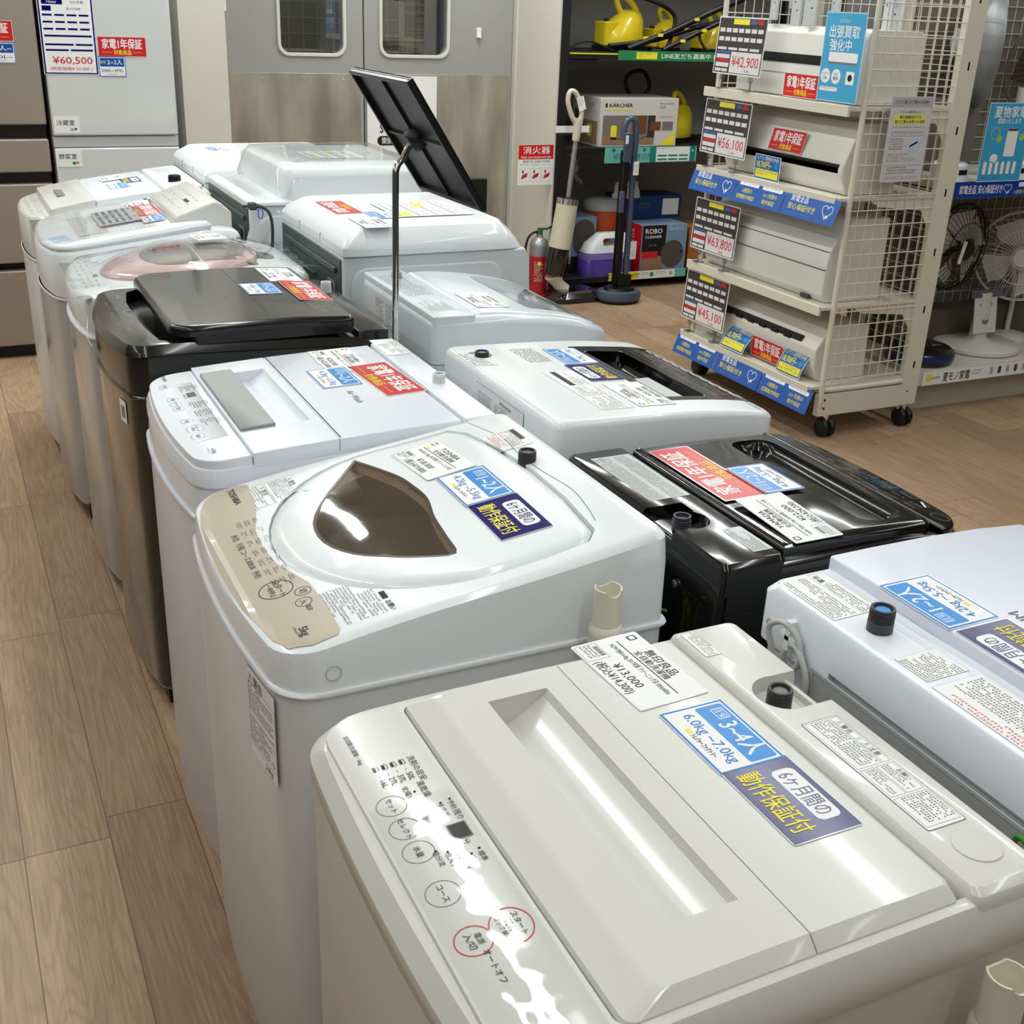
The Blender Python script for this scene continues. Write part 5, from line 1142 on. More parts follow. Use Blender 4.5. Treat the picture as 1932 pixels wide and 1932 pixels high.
g = sheet(.76, .052, 0); g.rect(-.26, -.018, -.12, .018, .0003, 1); g.micro(-.25, -.014, -.13, .014, .013, 2); g.text('LINE友だち募集中', .08, 0, .024, 3, .0005, bold=.02, w=.34); g.rr(.27, -.012, .35, .012, .004, .0003, 1)
hang(g, 'shelf_strip', [GR, YEL, INKG, PAPER], 'green shelf strip inviting friends, below the yellow steam cleaners', 'strip', (3.99, 6.146, 1.348))
g = sheet(.64, .09, 0); g.text('掃除機の選び方', -.13, -.01, .03, 1, .0005, w=.26); g.rect(-.01, -.045, .03, .045, .0003, 1); g.rect(.035, -.04, .27, .042, .0003, 2); g.disc(-.26, .028, .012, .0003, 1); g.disc(-.05, .028, .012, .0003, 1)
for r in range(2):
    for c in range(3): g.rect(.045+c*.075, -.012-.022*r, .11+c*.075, -.002-.022*r, .0005, 1)
g.micro(.04, .018, .2, .038, .012, 1); g.rect(.275, -.045, .31, .045, .0003, 1); g.text('A', .293, .02, .018, 2, .0005)
hang(g, 'shelf_strip', [TE, mat('teal_dark', (30,130,120), .4), PAPER], 'teal and white shelf strip below the white carton', 'strip', (3.885, 6.146, .80))
g = sheet(.56, .05, 2); g.rect(-.28, -.024, -.07, .024, .0003, 1); g.text('ロボット1077', -.17, 0, .028, 3, .0005); g.disc(.03, 0, .015, .0003, 4); g.disc(.17, 0, .012, .0003, 5); g.micro(-.05, -.015, .01, .015, .01, 3); g.micro(.06, -.015, .14, .015, .01, 3); g.rect(.2, -.024, .28, .024, .0003, 0)
hang(g, 'shelf_strip', [TE, YEL, PAPER, INK, GREEN, mat('drop_orange', (225,170,90), .4)], 'yellow and white shelf strip along the bottom shelf', 'strip', (3.93, 6.146, .080))
YP = mat('yellow_plastic', (222,196,40), .25, coat=.5)
def steamer(label, x, y, z, rz, s=1.0, grp='yellow steam cleaners on the black shelving'):
    t = thing('steam_cleaner', label, 'steam cleaner', (x, y, z), rz, grp)
    prof = [[(cx+wx*cos(a), wy*sin(a)*s, zz*s) for a in [2*pi*k/20 for k in range(20)]] for cx, wx, wy, zz in ((0, .15*s, .10, .03), (0, .155*s, .105, .06), (.01, .14*s, .10, .11), (.04*s, .11*s, .085, .17), (.06*s, .07*s, .06, .21), (.065*s, .04*s, .035, .225))]
    G().loft(prof).build('body', YP, t, smooth=60)
    G().tube(spline([(.12*s, 0, .17*s), (.10*s, 0, .23*s), (.03*s, 0, .285*s), (-.03*s, 0, .295*s), (-.04*s, 0, .26*s), (.0, 0, .20*s)], 6), .018*s, 10).build('handle', YP, t, smooth=60)
    G().loft([rrz(-.155*s, -.06, -.05*s, .06, .02, z0) for z0 in (.03*s, .15*s, .16*s)]).build('tank', YP, t, bevel=.006)
    G().loft([rrz(-.15*s, -.105*s, .15*s, .105*s, .05, z0) for z0 in (.0, .03*s)]).build('base', BLACK, t, smooth=40)
    G().cyl((-.11*s, 0, .16*s), (-.11*s, 0, .175*s), .014).build('cap', BLACK, t)
    return t
def rrz(x0, y0, x1, y1, r, z): return [(x, y, z) for x, y in rrect(x0, y0, x1, y1, r)]
steamer('yellow steam cleaner standing leftmost on the upper black shelf', 3.75, 6.38, 1.36, .15)
steamer('yellow steam cleaner behind crossed black wands on the upper shelf', 4.09, 6.47, 1.36, .3, .8)
steamer('yellow steam cleaner partly behind the wire rack on the upper shelf', 4.42, 6.42, 1.36, .1, .8)
steamer('yellow steam cleaner beside the white carton on the middle shelf', 4.21, 6.42, .845, .5, .95)
RB = mat('black_rubber', (24,24,25), .45)
def wand(label, pts, r=.014, mk=True):
    c = pts[0]; t = thing('cleaner_wand', label, 'wand', c, 0, 'black cleaner wands on the upper shelf')
    P = [tuple(p[i]-c[i] for i in range(3)) for p in pts]; G().tube(spline(P, 6), r, 10).build('tube', RB, t, smooth=60)
    if mk:
        for f in (.25, .55): 
            a = Vector(P[0]).lerp(Vector(P[-1]), f); G().box(a.x-.012, a.x+.02, a.y-r-.004, a.y-r+.004, a.z-.005, a.z+.011).build('latch', YEL, t, bevel=.001)
    return t
wand('long black wand lying from the left cleaner up to the right', [(3.60, 6.24, 1.392), (3.90, 6.24, 1.43), (4.15, 6.22, 1.50), (4.5, 6.22, 1.57)])
wand('black wand crossing over the cleaners, its low end resting at mid shelf', [(3.70, 6.20, 1.38), (4.0, 6.22, 1.48), (4.25, 6.2, 1.59), (4.5, 6.2, 1.68)], .017)
wand('short black wand with two yellow latches at the shelf front', [(3.92, 6.17, 1.378), (4.12, 6.18, 1.46), (4.4, 6.18, 1.575)])
def cable(label, pts, r, grp=None, m=None):
    c = pts[0]; t = thing('cable', label, 'cable', c, 0, grp); G().tube(spline([tuple(p[i]-c[i] for i in range(3)) for p in pts], 8), r, 8).build('hose_body', m or RB, t, smooth=60); return t
cable('thin black cable looped at the left end of the upper shelf', [(3.33, 6.22, 1.365), (3.38, 6.22, 1.40), (3.46, 6.22, 1.415), (3.55, 6.22, 1.39), (3.62, 6.22, 1.365)], .006)
cable('black hose hanging over the cleaners at the top', [(3.80, 6.3, 1.66), (3.95, 6.28, 1.62), (4.05, 6.28, 1.56), (4.03, 6.26, 1.46), (3.95, 6.2, 1.38), (3.86, 6.2, 1.375)], .012)
cable('black cable arching down beside the rightmost cleaner', [(4.25, 6.3, 1.55), (4.22, 6.25, 1.45), (4.25, 6.2, 1.38), (4.33, 6.2, 1.37)], .008)
g = G().tube([(.085*cos(a), .01*sin(3*a), .085+.085*sin(a)*.9) for a in [2*pi*k/28 for k in range(28)]], .012, 8, closed=True)
o = g.build('hose_coil', RB, None, smooth=60, loc=(3.98, 6.52, 1.085)); tag(o, 'coiled black hose standing behind the white carton', 'hose')
# carton with pictures
CW = mat('carton_white', (206,202,196), .5)
def carton(label, name, x0, x1, y0, y1, z0, z1, mats, front=None, left=None, grp=None):
    t = thing(name, label, 'box', ((x0+x1)/2, (y0+y1)/2, z0), 0, grp); w, d, h = (x1-x0)/2, (y1-y0)/2, z1-z0
    G().box(-w, w, -d, d, 0, h).build('carton', mats[0], t, bevel=.002)
    if front: front.v = [(x, -d-.0006-z, y) for x, y, z in front.v]; front.build('front_print', mats, t, smooth=0)
    if left: left.v = [(-w-.0006-z, -x, y) for x, y, z in left.v]; left.build('side_print', mats, t, smooth=0)
    return t
PM = [CW, INK, YEL, mat('print_brown', (110,70,50), .5), mat('print_grey', (120,116,112), .5), mat('print_dark', (60,52,48), .5), mat('print_wood', (150,120,96), .5), GREEN]
f = G(); f.text('KÄRCHER', -.13, .232, .021, 1, .0004, bold=.03, w=.155); f.rect(-.23, .205, -.05, .212, .0002, 2); f.rect(-.235, .22, -.222, .243, .0002, 1)
f.rect(-.245, .01, .11, .175, .0002, 4); f.rect(-.245, .01, .11, .06, .0003, 6); f.rect(-.05, .07, .05, .175, .0003, 3); f.rect(.06, .05, .11, .175, .0004, 5); f.rr(-.19, .05, -.15, .12, .012, .0005, 2); f.rect(-.19, .04, -.15, .055, .0006, 1)
f.rect(.075, .09, .15, .14, .0006, 3); f.rect(.16, .09, .235, .14, .0006, 4); f.poly([(.14, .005), (.25, .005), (.25, .08)], .0004, 2); f.micro(.13, .2, .24, .245, .012, 1); f.micro(.14, .15, .24, .17, .012, 4); f.tube([(-.15, .05, 0), (-.02, .03, 0), (.06, .06, 0)], .002, 4, 1)
l = G(); l.text('KÄRCHER', -.08, .232, .016, 1, .0004, bold=.03, w=.1); l.rect(-.13, .21, -.03, .216, .0002, 2); l.text('SC 1000', .06, .23, .016, 1, .0004); l.micro(.02, .17, .12, .215, .012, 4); l.rect(-.14, .01, .14, .14, .0002, 6); l.rect(-.14, .12, -.05, .19, .0003, 3); l.rr(.02, .05, .075, .12, .015, .0004, 2)
for k in range(5): l.rect(-.12+.012*k, .03+.018*k, -.06+.012*k, .036+.018*k, .0004, 1)
carton('white carton with cleaner pictures on the middle black shelf', 'product_carton', 3.53, 4.06, 6.165, 6.50, .845, 1.115, PM, f, l)
# bottom shelf goods
RM = [mat('carton_sky', (120,150,185), .5), INK, RED, mat('robot_grey', (84,78,74), .4), PAPER, mat('print_wood', (150,120,96), .5), mat('carton_black', (28,26,28), .5)]
f = G(); f.rect(-.16, .10, .01, .29, .0002, 6); f.rect(-.16, .0, .0, .10, .0002, 5); f.rect(-.16, .09, -.04, .13, .0004, 2); f.text('ROBO', -.08, .255, .03, 4, .0006, bold=.03, w=.12); f.text('CLEANER', -.08, .22, .017, 4, .0006, bold=.02, w=.12); f.disc(.065, .11, .085, .0006, 3); f.disc(.13, .12, .008, .0008, 1); f.micro(.03, .24, .14, .28, .014, 4); f.micro(-.11, .15, -.05, .17, .01, 4)
l = G(); l.rect(-.10, .0, .10, .29, .0002, 2)
for k, c in enumerate('ROBO'): l.text(c, -.0, .25-k*.035, .03, 4, .0005, rot=pi/2)
carton('robot cleaner carton with red side on the bottom black shelf', 'product_carton', 3.885, 4.215, 6.175, 6.38, .085, .375, RM, f, l)
f = G(); f.rect(-.11, .0, .11, .10, .0002, 6); f.rr(-.06, .11, .09, .32, .07, .0003, 3); f.text('CLEANER', -.075, .10, .016, 4, .0006, rot=pi/2)
carton('blue carton with dark robot picture at the left of the bottom shelf', 'product_carton', 3.43, 3.63, 6.30, 6.50, .085, .42, RM, f)
carton('blue carton lying on top of the robot cleaner carton', 'product_carton', 3.86, 4.30, 6.40, 6.62, .375, .515, [mat('carton_blue', (28,62,110), .5), PAPER, INKG], G().rect(.08, .02, .2, .12, .0002, 1).micro(-.1, .05, .0, .1, .02, 2))
carton('orange carton at the right end of the bottom shelf', 'product_carton', 4.25, 4.6, 6.2, 6.45, .085, .35, [mat('carton_orange', (170,110,60), .5), PAPER, INK], G().text('', 0, 0, .01) if 0 else G().rect(-.1, .1, .0, .2, .0002, 1))
t = thing('lidded_tub', 'orange tub with pale lid behind the purple cleaner', 'tub', (3.735, 6.42, .085)); G().lathe([(.10, 0), (.115, .36)], n=24).build('tub_body', mat('tub_orange', (190,84,40), .4), t); G().lathe([(.12, .36), (.122, .40), (.09, .425), (.001, .43)], n=24).build('lid', LGREY, t)
t = thing('steam_cleaner', 'purple and white cleaner with carry handle on the bottom shelf', 'steam cleaner', (3.665, 6.235, .085))
PU = mat('purple_tank', (84,66,160), .2, coat=.6)
G().loft([rrz(-.17, -.075, .17, .075, .05, z) for z in (0, .09)]+[rrz(-.165, -.072, .165, .072, .05, .10)]).build('tank', PU, t, smooth=40)
G().loft([rrz(-.165, -.075, .165, .075, .05, .10), rrz(-.165, -.075, .165, .075, .05, .14)]).build('band', mat('lilac', (140,120,190), .35), t, smooth=40)
top = G().loft([rrz(-.16, -.07, .16, .07, .05, .14), rrz(-.14, -.06, .15, .06, .05, .19), rrz(-.07, -.035, .13, .035, .03, .245), rrz(-.06, -.03, .12, .03, .028, .25)])
top.carve(G().loft([[(x, y, z) for x, z in rrect(-.05, .175, .06, .222, .02)] for y in (-.2, .2)])); top.build('upper_shell', WHITE, t, smooth=45)
g = sheet(.045, .11, 0); g.micro(-.018, -.05, .018, .0, .01, 1); g.build('paper_tag', [PAPER, INKG], t, smooth=0, loc=(.15, -.085, .15), rot=(pi/2, 0, .1))
def bag(label, x, y, z, w, h, mt, rn=1, rz=0):
    t = thing('plastic_bag', label, 'bag', (x, y, z), rz); g = G(); r = random.Random(rn); n = 9
    for k, s_ in ((0, -1), (1, 1)):
        for i in range(n+1):
            for j in range(n+1):
                a, b = i/n, j/n; g.v.append((w*(a-.5)*(1-.25*b)+r.uniform(-.006, .006), s_*(.028*sin(pi*a)*(1-b*.8)+.002)+r.uniform(-.005, .005), h*b))
    q = (n+1)**2
    for k in range(2):
        for i in range(n):
            for j in range(n): f_ = (k*q+i*(n+1)+j, k*q+(i+1)*(n+1)+j, k*q+(i+1)*(n+1)+j+1, k*q+i*(n+1)+j+1); g.f.append(f_ if k == 0 else f_[::-1]); g.m.append(0)
    g.build('bag_film', mt, t, smooth=180); return t
bag('crumpled clear bag on the orange tub and blue carton', 3.86, 6.36, .515, .20, .10, mat('bag_pale', (190,190,188), .25, coat=.6), 4)
# stick vacuums on the floor
IV = mat('ivory_plastic', (206,200,176), .3, coat=.4)
t = thing('stick_vacuum', 'ivory wet and dry stick vacuum leaning by the black shelving', 'vacuum cleaner', (3.30, 6.02, 0))
G().loft([rrz(-.12, -.13, .16, .10, .05, 0), rrz(-.125, -.135, .165, .10, .05, .03), rrz(-.09, -.10, .14, .08, .05, .065)]).build('floor_head', mat('head_black', (30,31,33), .15, coat=.7), t, smooth=40)
G().box(-.09, .14, -.11, -.02, .055, .068).build('head_window', glassy('head_clear', (190,195,198), .05, .7), t)
G().tube([(-.03, 0, .055), (-.07, 0, .10), (-.10, 0, .15)], [.045, .035, .055], 20).build('neck', IV, t, smooth=50)
G().tube([(-.10, 0, .15), (-.086, 0, .225), (-.072, 0, .30), (-.070, 0, .305)], [.056, .062, .062, .06], 24).build('water_tank', mat('tank_black', (34,30,26), .12, coat=.8), t, smooth=50)
G().tube([(-.070, 0, .305), (-.05, 0, .43), (-.034, 0, .555)], [.064, .064, .062], 24).build('motor_body', IV, t, smooth=50)
G().tube([(-.034, 0, .555), (-.031, 0, .585)], [.064, .064], 24).build('trim_ring', CHROME, t, smooth=50); G().tube([(-.031, 0, .583), (-.030, 0, .59)], [.058, .05], 24).build('cap', BLACK, t, smooth=50)
G().ring(0, 0, .019, .004).xf(Matrix.Translation((-.035, -.0655, .44)) @ Matrix.Rotation(pi/2, 4, 'X')).build('button', LGREY, t)
G().tube([(-.03, 0, .585), (.0, 0, .91)], .014, 12).build('tube', SILVER, t, smooth=50)
G().tube([(-.003, 0, .90), (.003, 0, .96), (.008, 0, 1.02)], [.02, .025, .027], 14).build('grip_base', IV, t, smooth=50)
G().tube(spline([(.008, 0, .99), (.025, 0, 1.04), (.012, 0, 1.10), (-.02, 0, 1.155), (-.055, 0, 1.16), (-.065, 0, 1.11), (-.04, 0, 1.04), (-.005, 0, .99)], 6), .014, 10).build('handle', IV, t, smooth=60)
g = sheet(.045, .075, 0); g.micro(-.018, -.02, .018, .03, .009, 1); g.build('paper_tag', [PAPER, INKG], t, smooth=0, loc=(.01, -.02, 1.10), rot=(pi/2, -.3, 0))
NB = mat('slate_blue_plastic', (72,84,104), .35, coat=.3)
t = thing('stick_vacuum', 'slate blue stick vacuum upright on a round mop base', 'vacuum cleaner', (3.57, 5.88, 0))
G().lathe([(.12, 0), (.13, .01), (.13, .02)], n=32, sy=.85).build('base_ring', BLACK, t, smooth=40)
G().lathe([(.132, .02), (.138, .04), (.13, .065), (.105, .072)], n=32, sy=.85).build('mop_cover', NB, t, smooth=50)
G().lathe([(.10, .068), (.09, .085), (.04, .09), (.001, .09)], n=28, sy=.85).box(-.03, .06, -.03, .03, .085, .16).build('joint', BLACK, t, smooth=40)
G().box(-.045, -.005, -.022, .022, .10, .86).build('inner_pole', BLACK, t, bevel=.006)
G().tube([(.035, 0, .10), (.035, 0, .82), (.036, 0, .95)]+[(-.004+.040*cos(a), 0, .98+.052*sin(a)) for a in [R(k*18) for k in range(1, 11)]]+[(-.045, 0, .93)], .0175, 12).build('frame_tube', NB, t, smooth=60)
G().box(-.05, .0, -.032, -.01, .80, .96).build('battery', NB, t, bevel=.005); G().box(-.055, -.025, -.030, -.012, .52, .64).build('dust_cup', mat('cup_violet', (88,88,120), .3), t, bevel=.004)
G().box(-.06, .045, -.026, .026, .66, .80).build('clear_sleeve', FILM, t)
g = sheet(.035, .075, 0); g.micro(-.014, -.03, .014, .02, .009, 1); g.build('paper_tag', [PAPER, INKG], t, smooth=0, loc=(.035, -.03, .765), rot=(pi/2, 0, 0))
G().box(-.048, -.03, -.034, -.032, .90, .945).build('label', PAPER, t)
# accessory bag taped beside
t = thing('plastic_bag', 'clear bag of small brushes hanging beside the ivory vacuum', 'bag', (3.335, 6.105, .60))
g = G().box(-.12, .12, -.003, .0, .0, .36); g.build('bag_film', FILM, t); G().box(-.125, .09, -.006, -.003, .335, .372).build('tape', PAPER, t)
G().tube(spline([(-.02, -.012, .22), (.02, -.012, .15), (.01, -.012, .10), (.06, -.012, .05)], 5), [.010, .014, .012, .016, .01]*3+[.01], 8).build('brushes', DGREY, t, smooth=60)
# ------------------------------------------------------------------ cream display rack with air conditioners
CR = mat('rack_cream', (218,212,196), .35, coat=.3)
RX, RY0, RY1 = 3.13, 3.53, 4.50
t = thing('display_rack', 'cream wheeled rack with grid sides holding four air conditioners', 'display rack', (3.38, 4.0, 0))
def L(x0, x1, y0, y1, z0, z1): return (x0-3.38, x1-3.38, y0-4.0, y1-4.0, z0, z1)
for y in (RY0, RY1-.03):
    G().box(*L(3.57, 3.66, y, y+.03, .10, 2.2)).build('rear_post', CR, t, bevel=.002)
    sl = G()
    for k in range(9): sl.box(*L(3.612, 3.62, y-.0006, y, .26+.235*k, .29+.235*k))
    sl.build('slots', BLACK, t)
    G().box(*L(3.135, 3.658, y+.0015, y+.032, .096, .19)).build('foot_beam', CR, t, bevel=.002)
    sl = G().box(*L(3.16, 3.168, y+.0005, y+.003, .16, .17)).box(*L(3.16, 3.168, y+.0005, y+.003, .125, .135)).box(*L(3.60, 3.606, y-.0006, y+.003, .155, .163)); sl.build('holes', BLACK, t)
    g = G(); g.tube(spline([(3.145-3.38, y+.01-4, 2.2), (3.145-3.38, y+.01-4, .27), (3.152-3.38, y+.01-4, .225), (3.185-3.38, y+.01-4, .205), (3.57-3.38, y+.01-4, .205)], 6), .0115, 10); g.build('side_tube', CR, t, smooth=60)
    g = G(); n = 0
    z = .245
    while z < 1.95: g.cyl((3.15-3.38, y+.008-4, z), (3.575-3.38, y+.008-4, z), .0024, n=5); z += .0565
    for k in range(8): xx = 3.195+k*.0475-3.38; g.cyl((xx, y+.013-4, .21), (xx, y+.013-4, 1.95), .0022, n=5)
    g.build('side_grid', CR, t, smooth=0)
G().box(*L(3.655, 3.66, RY0+.03, RY1-.03, .1, .19)).build('rear_beam', CR, t)
g = G(); k = 0
while .25+k*.052 < 2.0: g.cyl((.24, RY0-4+.03, .25+k*.052), (.24, RY1-4-.03, .25+k*.052), .002, n=4); k += 1
for k in range(18): yy = RY0-4+.05+k*.051; g.cyl((.243, yy, .2), (.243, yy, 2.0), .002, n=4)
g.build('back_grid', CR, t, smooth=0)
for z in (1.300, .972, .552, .225):
    g = G().box(*L(3.085, 3.62, RY0+.015, RY1-.015, z-.014, z)).box(*L(3.075, 3.087, RY0+.015, RY1-.015, z-.034, z+.004)); g.build('shelf', CR, t, bevel=.0015)
    for y in (RY0+.02, RY1-.026): 
        b = G().add([(3.60-3.38, y-4, z-.012), (3.25-3.38, y-4, z-.012), (3.30-3.38, y-4, z-.04), (3.52-3.38, y-4, z-.06), (3.585-3.38, y-4, z-.15), (3.60-3.38, y-4, z-.15)], [(0, 1, 2, 3, 4, 5)]); b.build('shelf_bracket', CR, t, smooth=0)
for x, y in ((3.20, 3.55), (3.62, 3.55), (3.20, 4.47), (3.62, 4.47)):
    c = G()
    for s in (-.017, .017): c.lathe([(.012, s-.012), (.034, s-.012), (.040, s-.006), (.040, s+.006), (.034, s+.012), (.012, s+.012)], (x-3.38, y-4, .040), 'x', 20)
    o = c.build('caster', BLACK, t, smooth=50); G().cyl((x-3.38, y-4, .045), (x-3.38, y-4, .1), .012).build('caster_stem', CHROME, o, smooth=50)
# air conditioners: section drawn in (x from front, z)
def aircon(label, prof, x, y0, y1, z, extra, colr=(226,224,216)):
    m = mat('aircon_white_%d' % colr[0], colr, .32, coat=.3); c = (y0+y1)/2; w = (y1-y0)/2
    t = thing('air_conditioner', label, 'air conditioner', (x, c, z), 0, 'air conditioners on the rack')
    G().loft([[(a, yy, b) for a, b in prof] for yy in (-w, w)]).build('casing', m, t, bevel=.004, smooth=40)
    G().loft([[(a*1.0+.002, yy, b) for a, b in prof] for yy in (-w-.003, -w)]).build('end_cap', m, t, bevel=.002, smooth=40)
    extra(t, w); return t
SH = lambda x, y: x
def e1(t, w):
    G().box(-.002, .004, -w+.02, w-.02, .125, .160).build('vent_strip', BLACK, t, bevel=.001)
    G().box(-.001, .002, -w+.01, w-.01, .085, .087).build('flap_seam', INKG, t)
def e2(t, w):
    G().box(-.004, .006, -w+.02, w-.02, .078, .112).xf(Matrix.Translation((.004, 0, 0))).build('vent_strip', BLACK, t, bevel=.001)
    g = G().micro(-.06, -.012, .06, .012, .008, 0); g.v = [(-.0022-z, .03-x, y+.05) for x, y, z in g.v]; g.build('printed_note', INKG, t, smooth=0)
def e3(t, w):
    for z in (.13, .20): G().box(-.004+ (0 if z < .15 else .012), .02, -w, w, z, z+.0022).build('panel_seam', DGREY, t)
    for a, b in ((-.02, .15), (-.28, -.12)):
        g = G().micro(a, -.015, b, .015, .008, 0); g.v = [(.006-z, -x, y+.065) for x, y, z in g.v]; g.build('printed_note', INKG, t, smooth=0)
    G().box(.0, .012, -w+.08, -w+.13, .0, .015).build('drain_slot', DGREY, t)
def e4(t, w):
    G().box(-.003, .02, -w+.10, w-.03, .135, .165).xf(Matrix.Translation((.010, 0, 0))).build('vent_strip', DARKIN, t)
    for k in range(7): G().box(-.009, .014, w-.12-k*.085, w-.075-k*.085, .138, .156).xf(Matrix.Translation((.010, 0, 0))).build('louver', BLACK, t, bevel=.002)
aircon('white air conditioner with black stripe on the top shelf of the rack', [(.0, .0), (.0, .235), (.02, .262), (.26, .262), (.28, .24), (.28, .0)], 3.165, 3.60, 4.38, 1.302, e1)
aircon('air conditioner with sloping face and black stripe on the second shelf', [(.03, .0), (.0, .07), (.0, .10), (.055, .235), (.09, .262), (.27, .262), (.27, .0)], 3.135, 3.60, 4.38, .974, e2)
aircon('large air conditioner with stepped curved face on the third shelf', [(.02, .0), (.0, .03), (.0, .13), (.01, .20), (.06, .28), (.12, .325), (.29, .325), (.29, .0)], 3.125, 3.60, 4.42, .554, e3, (218,218,212))
aircon('air conditioner with rounded top and open slatted vent on the lowest shelf', [(.03, .0), (.0, .06), (.0, .13), (.03, .175), (.07, .205), (.12, .22), (.26, .22), (.27, .0)], 3.135, 3.60, 4.40, .227, e4, (224,220,212))
# price panels on clips
def price_panel(y, z, price, sub, label):
    t = thing('price_stand', label, 'price sign', (3.088, y, z), 0, 'dark framed price panels on the rack')
    w, h = .335, .225; g = sheet(w, h, 0); g.rect(-w/2+.006, -h/2+.006, w/2-.006, h/2-.006, .0003, 1)
    g.rect(-.065, .083, .045, .104, .0006, 2); g.rect(.055, .086, .095, .102, .0006, 3); g.rect(.1, .086, .14, .102, .0006, 4)
    for r in range(2):
        for c in range(7): g.rect(-.153+c*.044, .052-r*.034, -.118+c*.044, .068-r*.034, .0006, 0)
    for c in range(4): g.rect(-.153+c*.075, -.016, -.09+c*.075, -.006, .0006, 0)
    g.rect(-.153, -.03, -.06, -.021, .0006, 3); g.rect(-.153, -.05, -.06, -.034, .0006, 0); g.rect(-.153, -.064, -.06, -.053, .0006, 4); g.rect(-.153, -.084, -.06, -.067, .0006, 0); g.rect(-.153, -.102, -.11, -.09, .0006, 0); g.rect(-.105, -.102, -.065, -.09, .0006, 0)
    g.rect(-.052, -.104, .156, -.022, .0006, 0); g.text(price, .052, -.058, .042, 4, .0009, w=.185, bold=.005); g.text(sub, .07, -.093, .010, 4, .0009)
    g.xf(Matrix.Rotation(-.06, 4, 'X')); o = g.build('price_sheet', [mat('sheet_pale', (222,220,222), .25, coat=.6), mat('panel_dark', (62,58,60), .5), YEL, mat('cell_blue', (70,100,160), .4), REDT], t, smooth=0, rot=(pi/2, 0, -pi/2), loc=(0, 0, .17))
    for s in (-.10, .10):
        G().box(-.004, .004, s-.012, s+.012, .035, .075).cyl((0, s, .0), (0, s, .04), .004).box(-.018, .02, s-.02, s+.02, .0, .005).build('clip', glassy('clip_clear', (215,218,220), .05, .8), t, bevel=0)
    return t
for y, z, p, s_, lb in ((4.275, 1.304, YEN+'42,900', '39,000', 'dark price panel reading 42,900 on the top shelf of the rack'), (4.315, .976, YEN+'56,100', '51,000', 'dark price panel reading 56,100 on the second shelf'),
                    (4.315, .556, YEN+'63,800', '58,000', 'dark price panel reading 63,800 on the third shelf'), (4.33, .229, YEN+'45,100', '41,000', 'dark price panel reading 45,100 on the lowest shelf')): price_panel(y, z, p, s_, lb)
# warranty strips
SB = mat('strip_blue', (44,92,170), .3, coat=.3); PB2 = [SB, PAPER, YEL, mat('strip_blue_light', (100,150,220), .4)]
def heart(g, x, y, r):
    pts = [(x+r*1.05*(16*sin(a)**3)/16, y+r*(13*cos(a)-5*cos(2*a)-2*cos(3*a)-cos(4*a))/15) for a in [2*pi*k/28 for k in range(29)]]
    for a, b in zip(pts, pts[1:]):
        d = Vector((b[0]-a[0], b[1]-a[1])); n = Vector((-d.y, d.x)).normalized()*.0014; g.add([(a[0]-n.x, a[1]-n.y, .0004), (b[0]-n.x, b[1]-n.y, .0004), (b[0]+n.x, b[1]+n.y, .0004), (a[0]+n.x, a[1]+n.y, .0004)], [(0, 1, 2, 3)], 1)
    g.rr(x, y-r*.9, x+r*.5, y-r*.5, .003, .0006, 1)
def strip_a(w=.325, h=.10):
    g = sheet(w, h, 0); g.text('家電全品', -w*.22, h*.22, h*.2, 1, .0005, bold=.015, w=w*.32); g.text('安心保証付き', -w*.14, -h*.1, h*.2, 2, .0005, bold=.015, w=w*.5); heart(g, w*.32, 0, h*.28); g.micro(-w*.4, -h*.42, w*.1, -h*.34, .006, 3); return g
def strip_b(w=.325, h=.10):
    g = sheet(w, h, 0)
    for s, a, b in ((-.24, '1週間の', '初期動作保証'), (.24, '6ヶ月間の', '動作保証')):
        g.rr(w*(s-.2), h*.22, w*(s+.2), h*.38, .006, .0003, 1); g.micro(w*(s-.17), h*.25, w*(s+.17), h*.35, .008, 0, .0005); g.text(a, w*s, h*.02, h*.15, 2, .0005, bold=.01); g.text(b, w*s, -h*.25, h*.15, 2, .0005, bold=.01)
    return g
GS = 'blue warranty strips on the rack shelves'
for z, seq, pos in ((.920, 'aba', ('far end', 'middle', 'near end')), (.170, 'bab', ('far end', 'middle', 'near end'))):
    for k, c in enumerate(seq):
        o = (strip_a if c == 'a' else strip_b)().build('warranty_strip', PB2, None, smooth=0, loc=(3.063, 4.33-k*.33, z), rot=(pi/2-.35, 0, -pi/2))
        tag(o, 'blue warranty strip at the %s of the %s shelf edge' % (pos[k], 'second' if z > .5 else 'lowest'), 'strip', GS)
RT = (pi/2, 0, -pi/2)
def small_card(g, name, mats, label, loc, rot=RT, grp=None, cat='card'): o = g.build(name, mats, None, smooth=0, loc=loc, rot=rot); return tag(o, label, cat, grp)
GR2 = 'red warranty cards on the rack'
small_card(red_card(.215, .088), 'warranty_card', C2, 'red warranty card leaning on the air conditioner of the top shelf', (3.128, 3.90, 1.349), grp=GR2)
small_card(red_card(.215, .088), 'warranty_card', C2, 'red warranty card on the sloping air conditioner of the second shelf', (3.148, 3.965, 1.135), (pi/2-.28, 0, -pi/2), GR2)
small_card(red_card(.215, .088), 'warranty_card', C2, 'red warranty card between two blue and yellow cards on the lowest shelf', (3.122, 3.89, .280), grp=GR2)
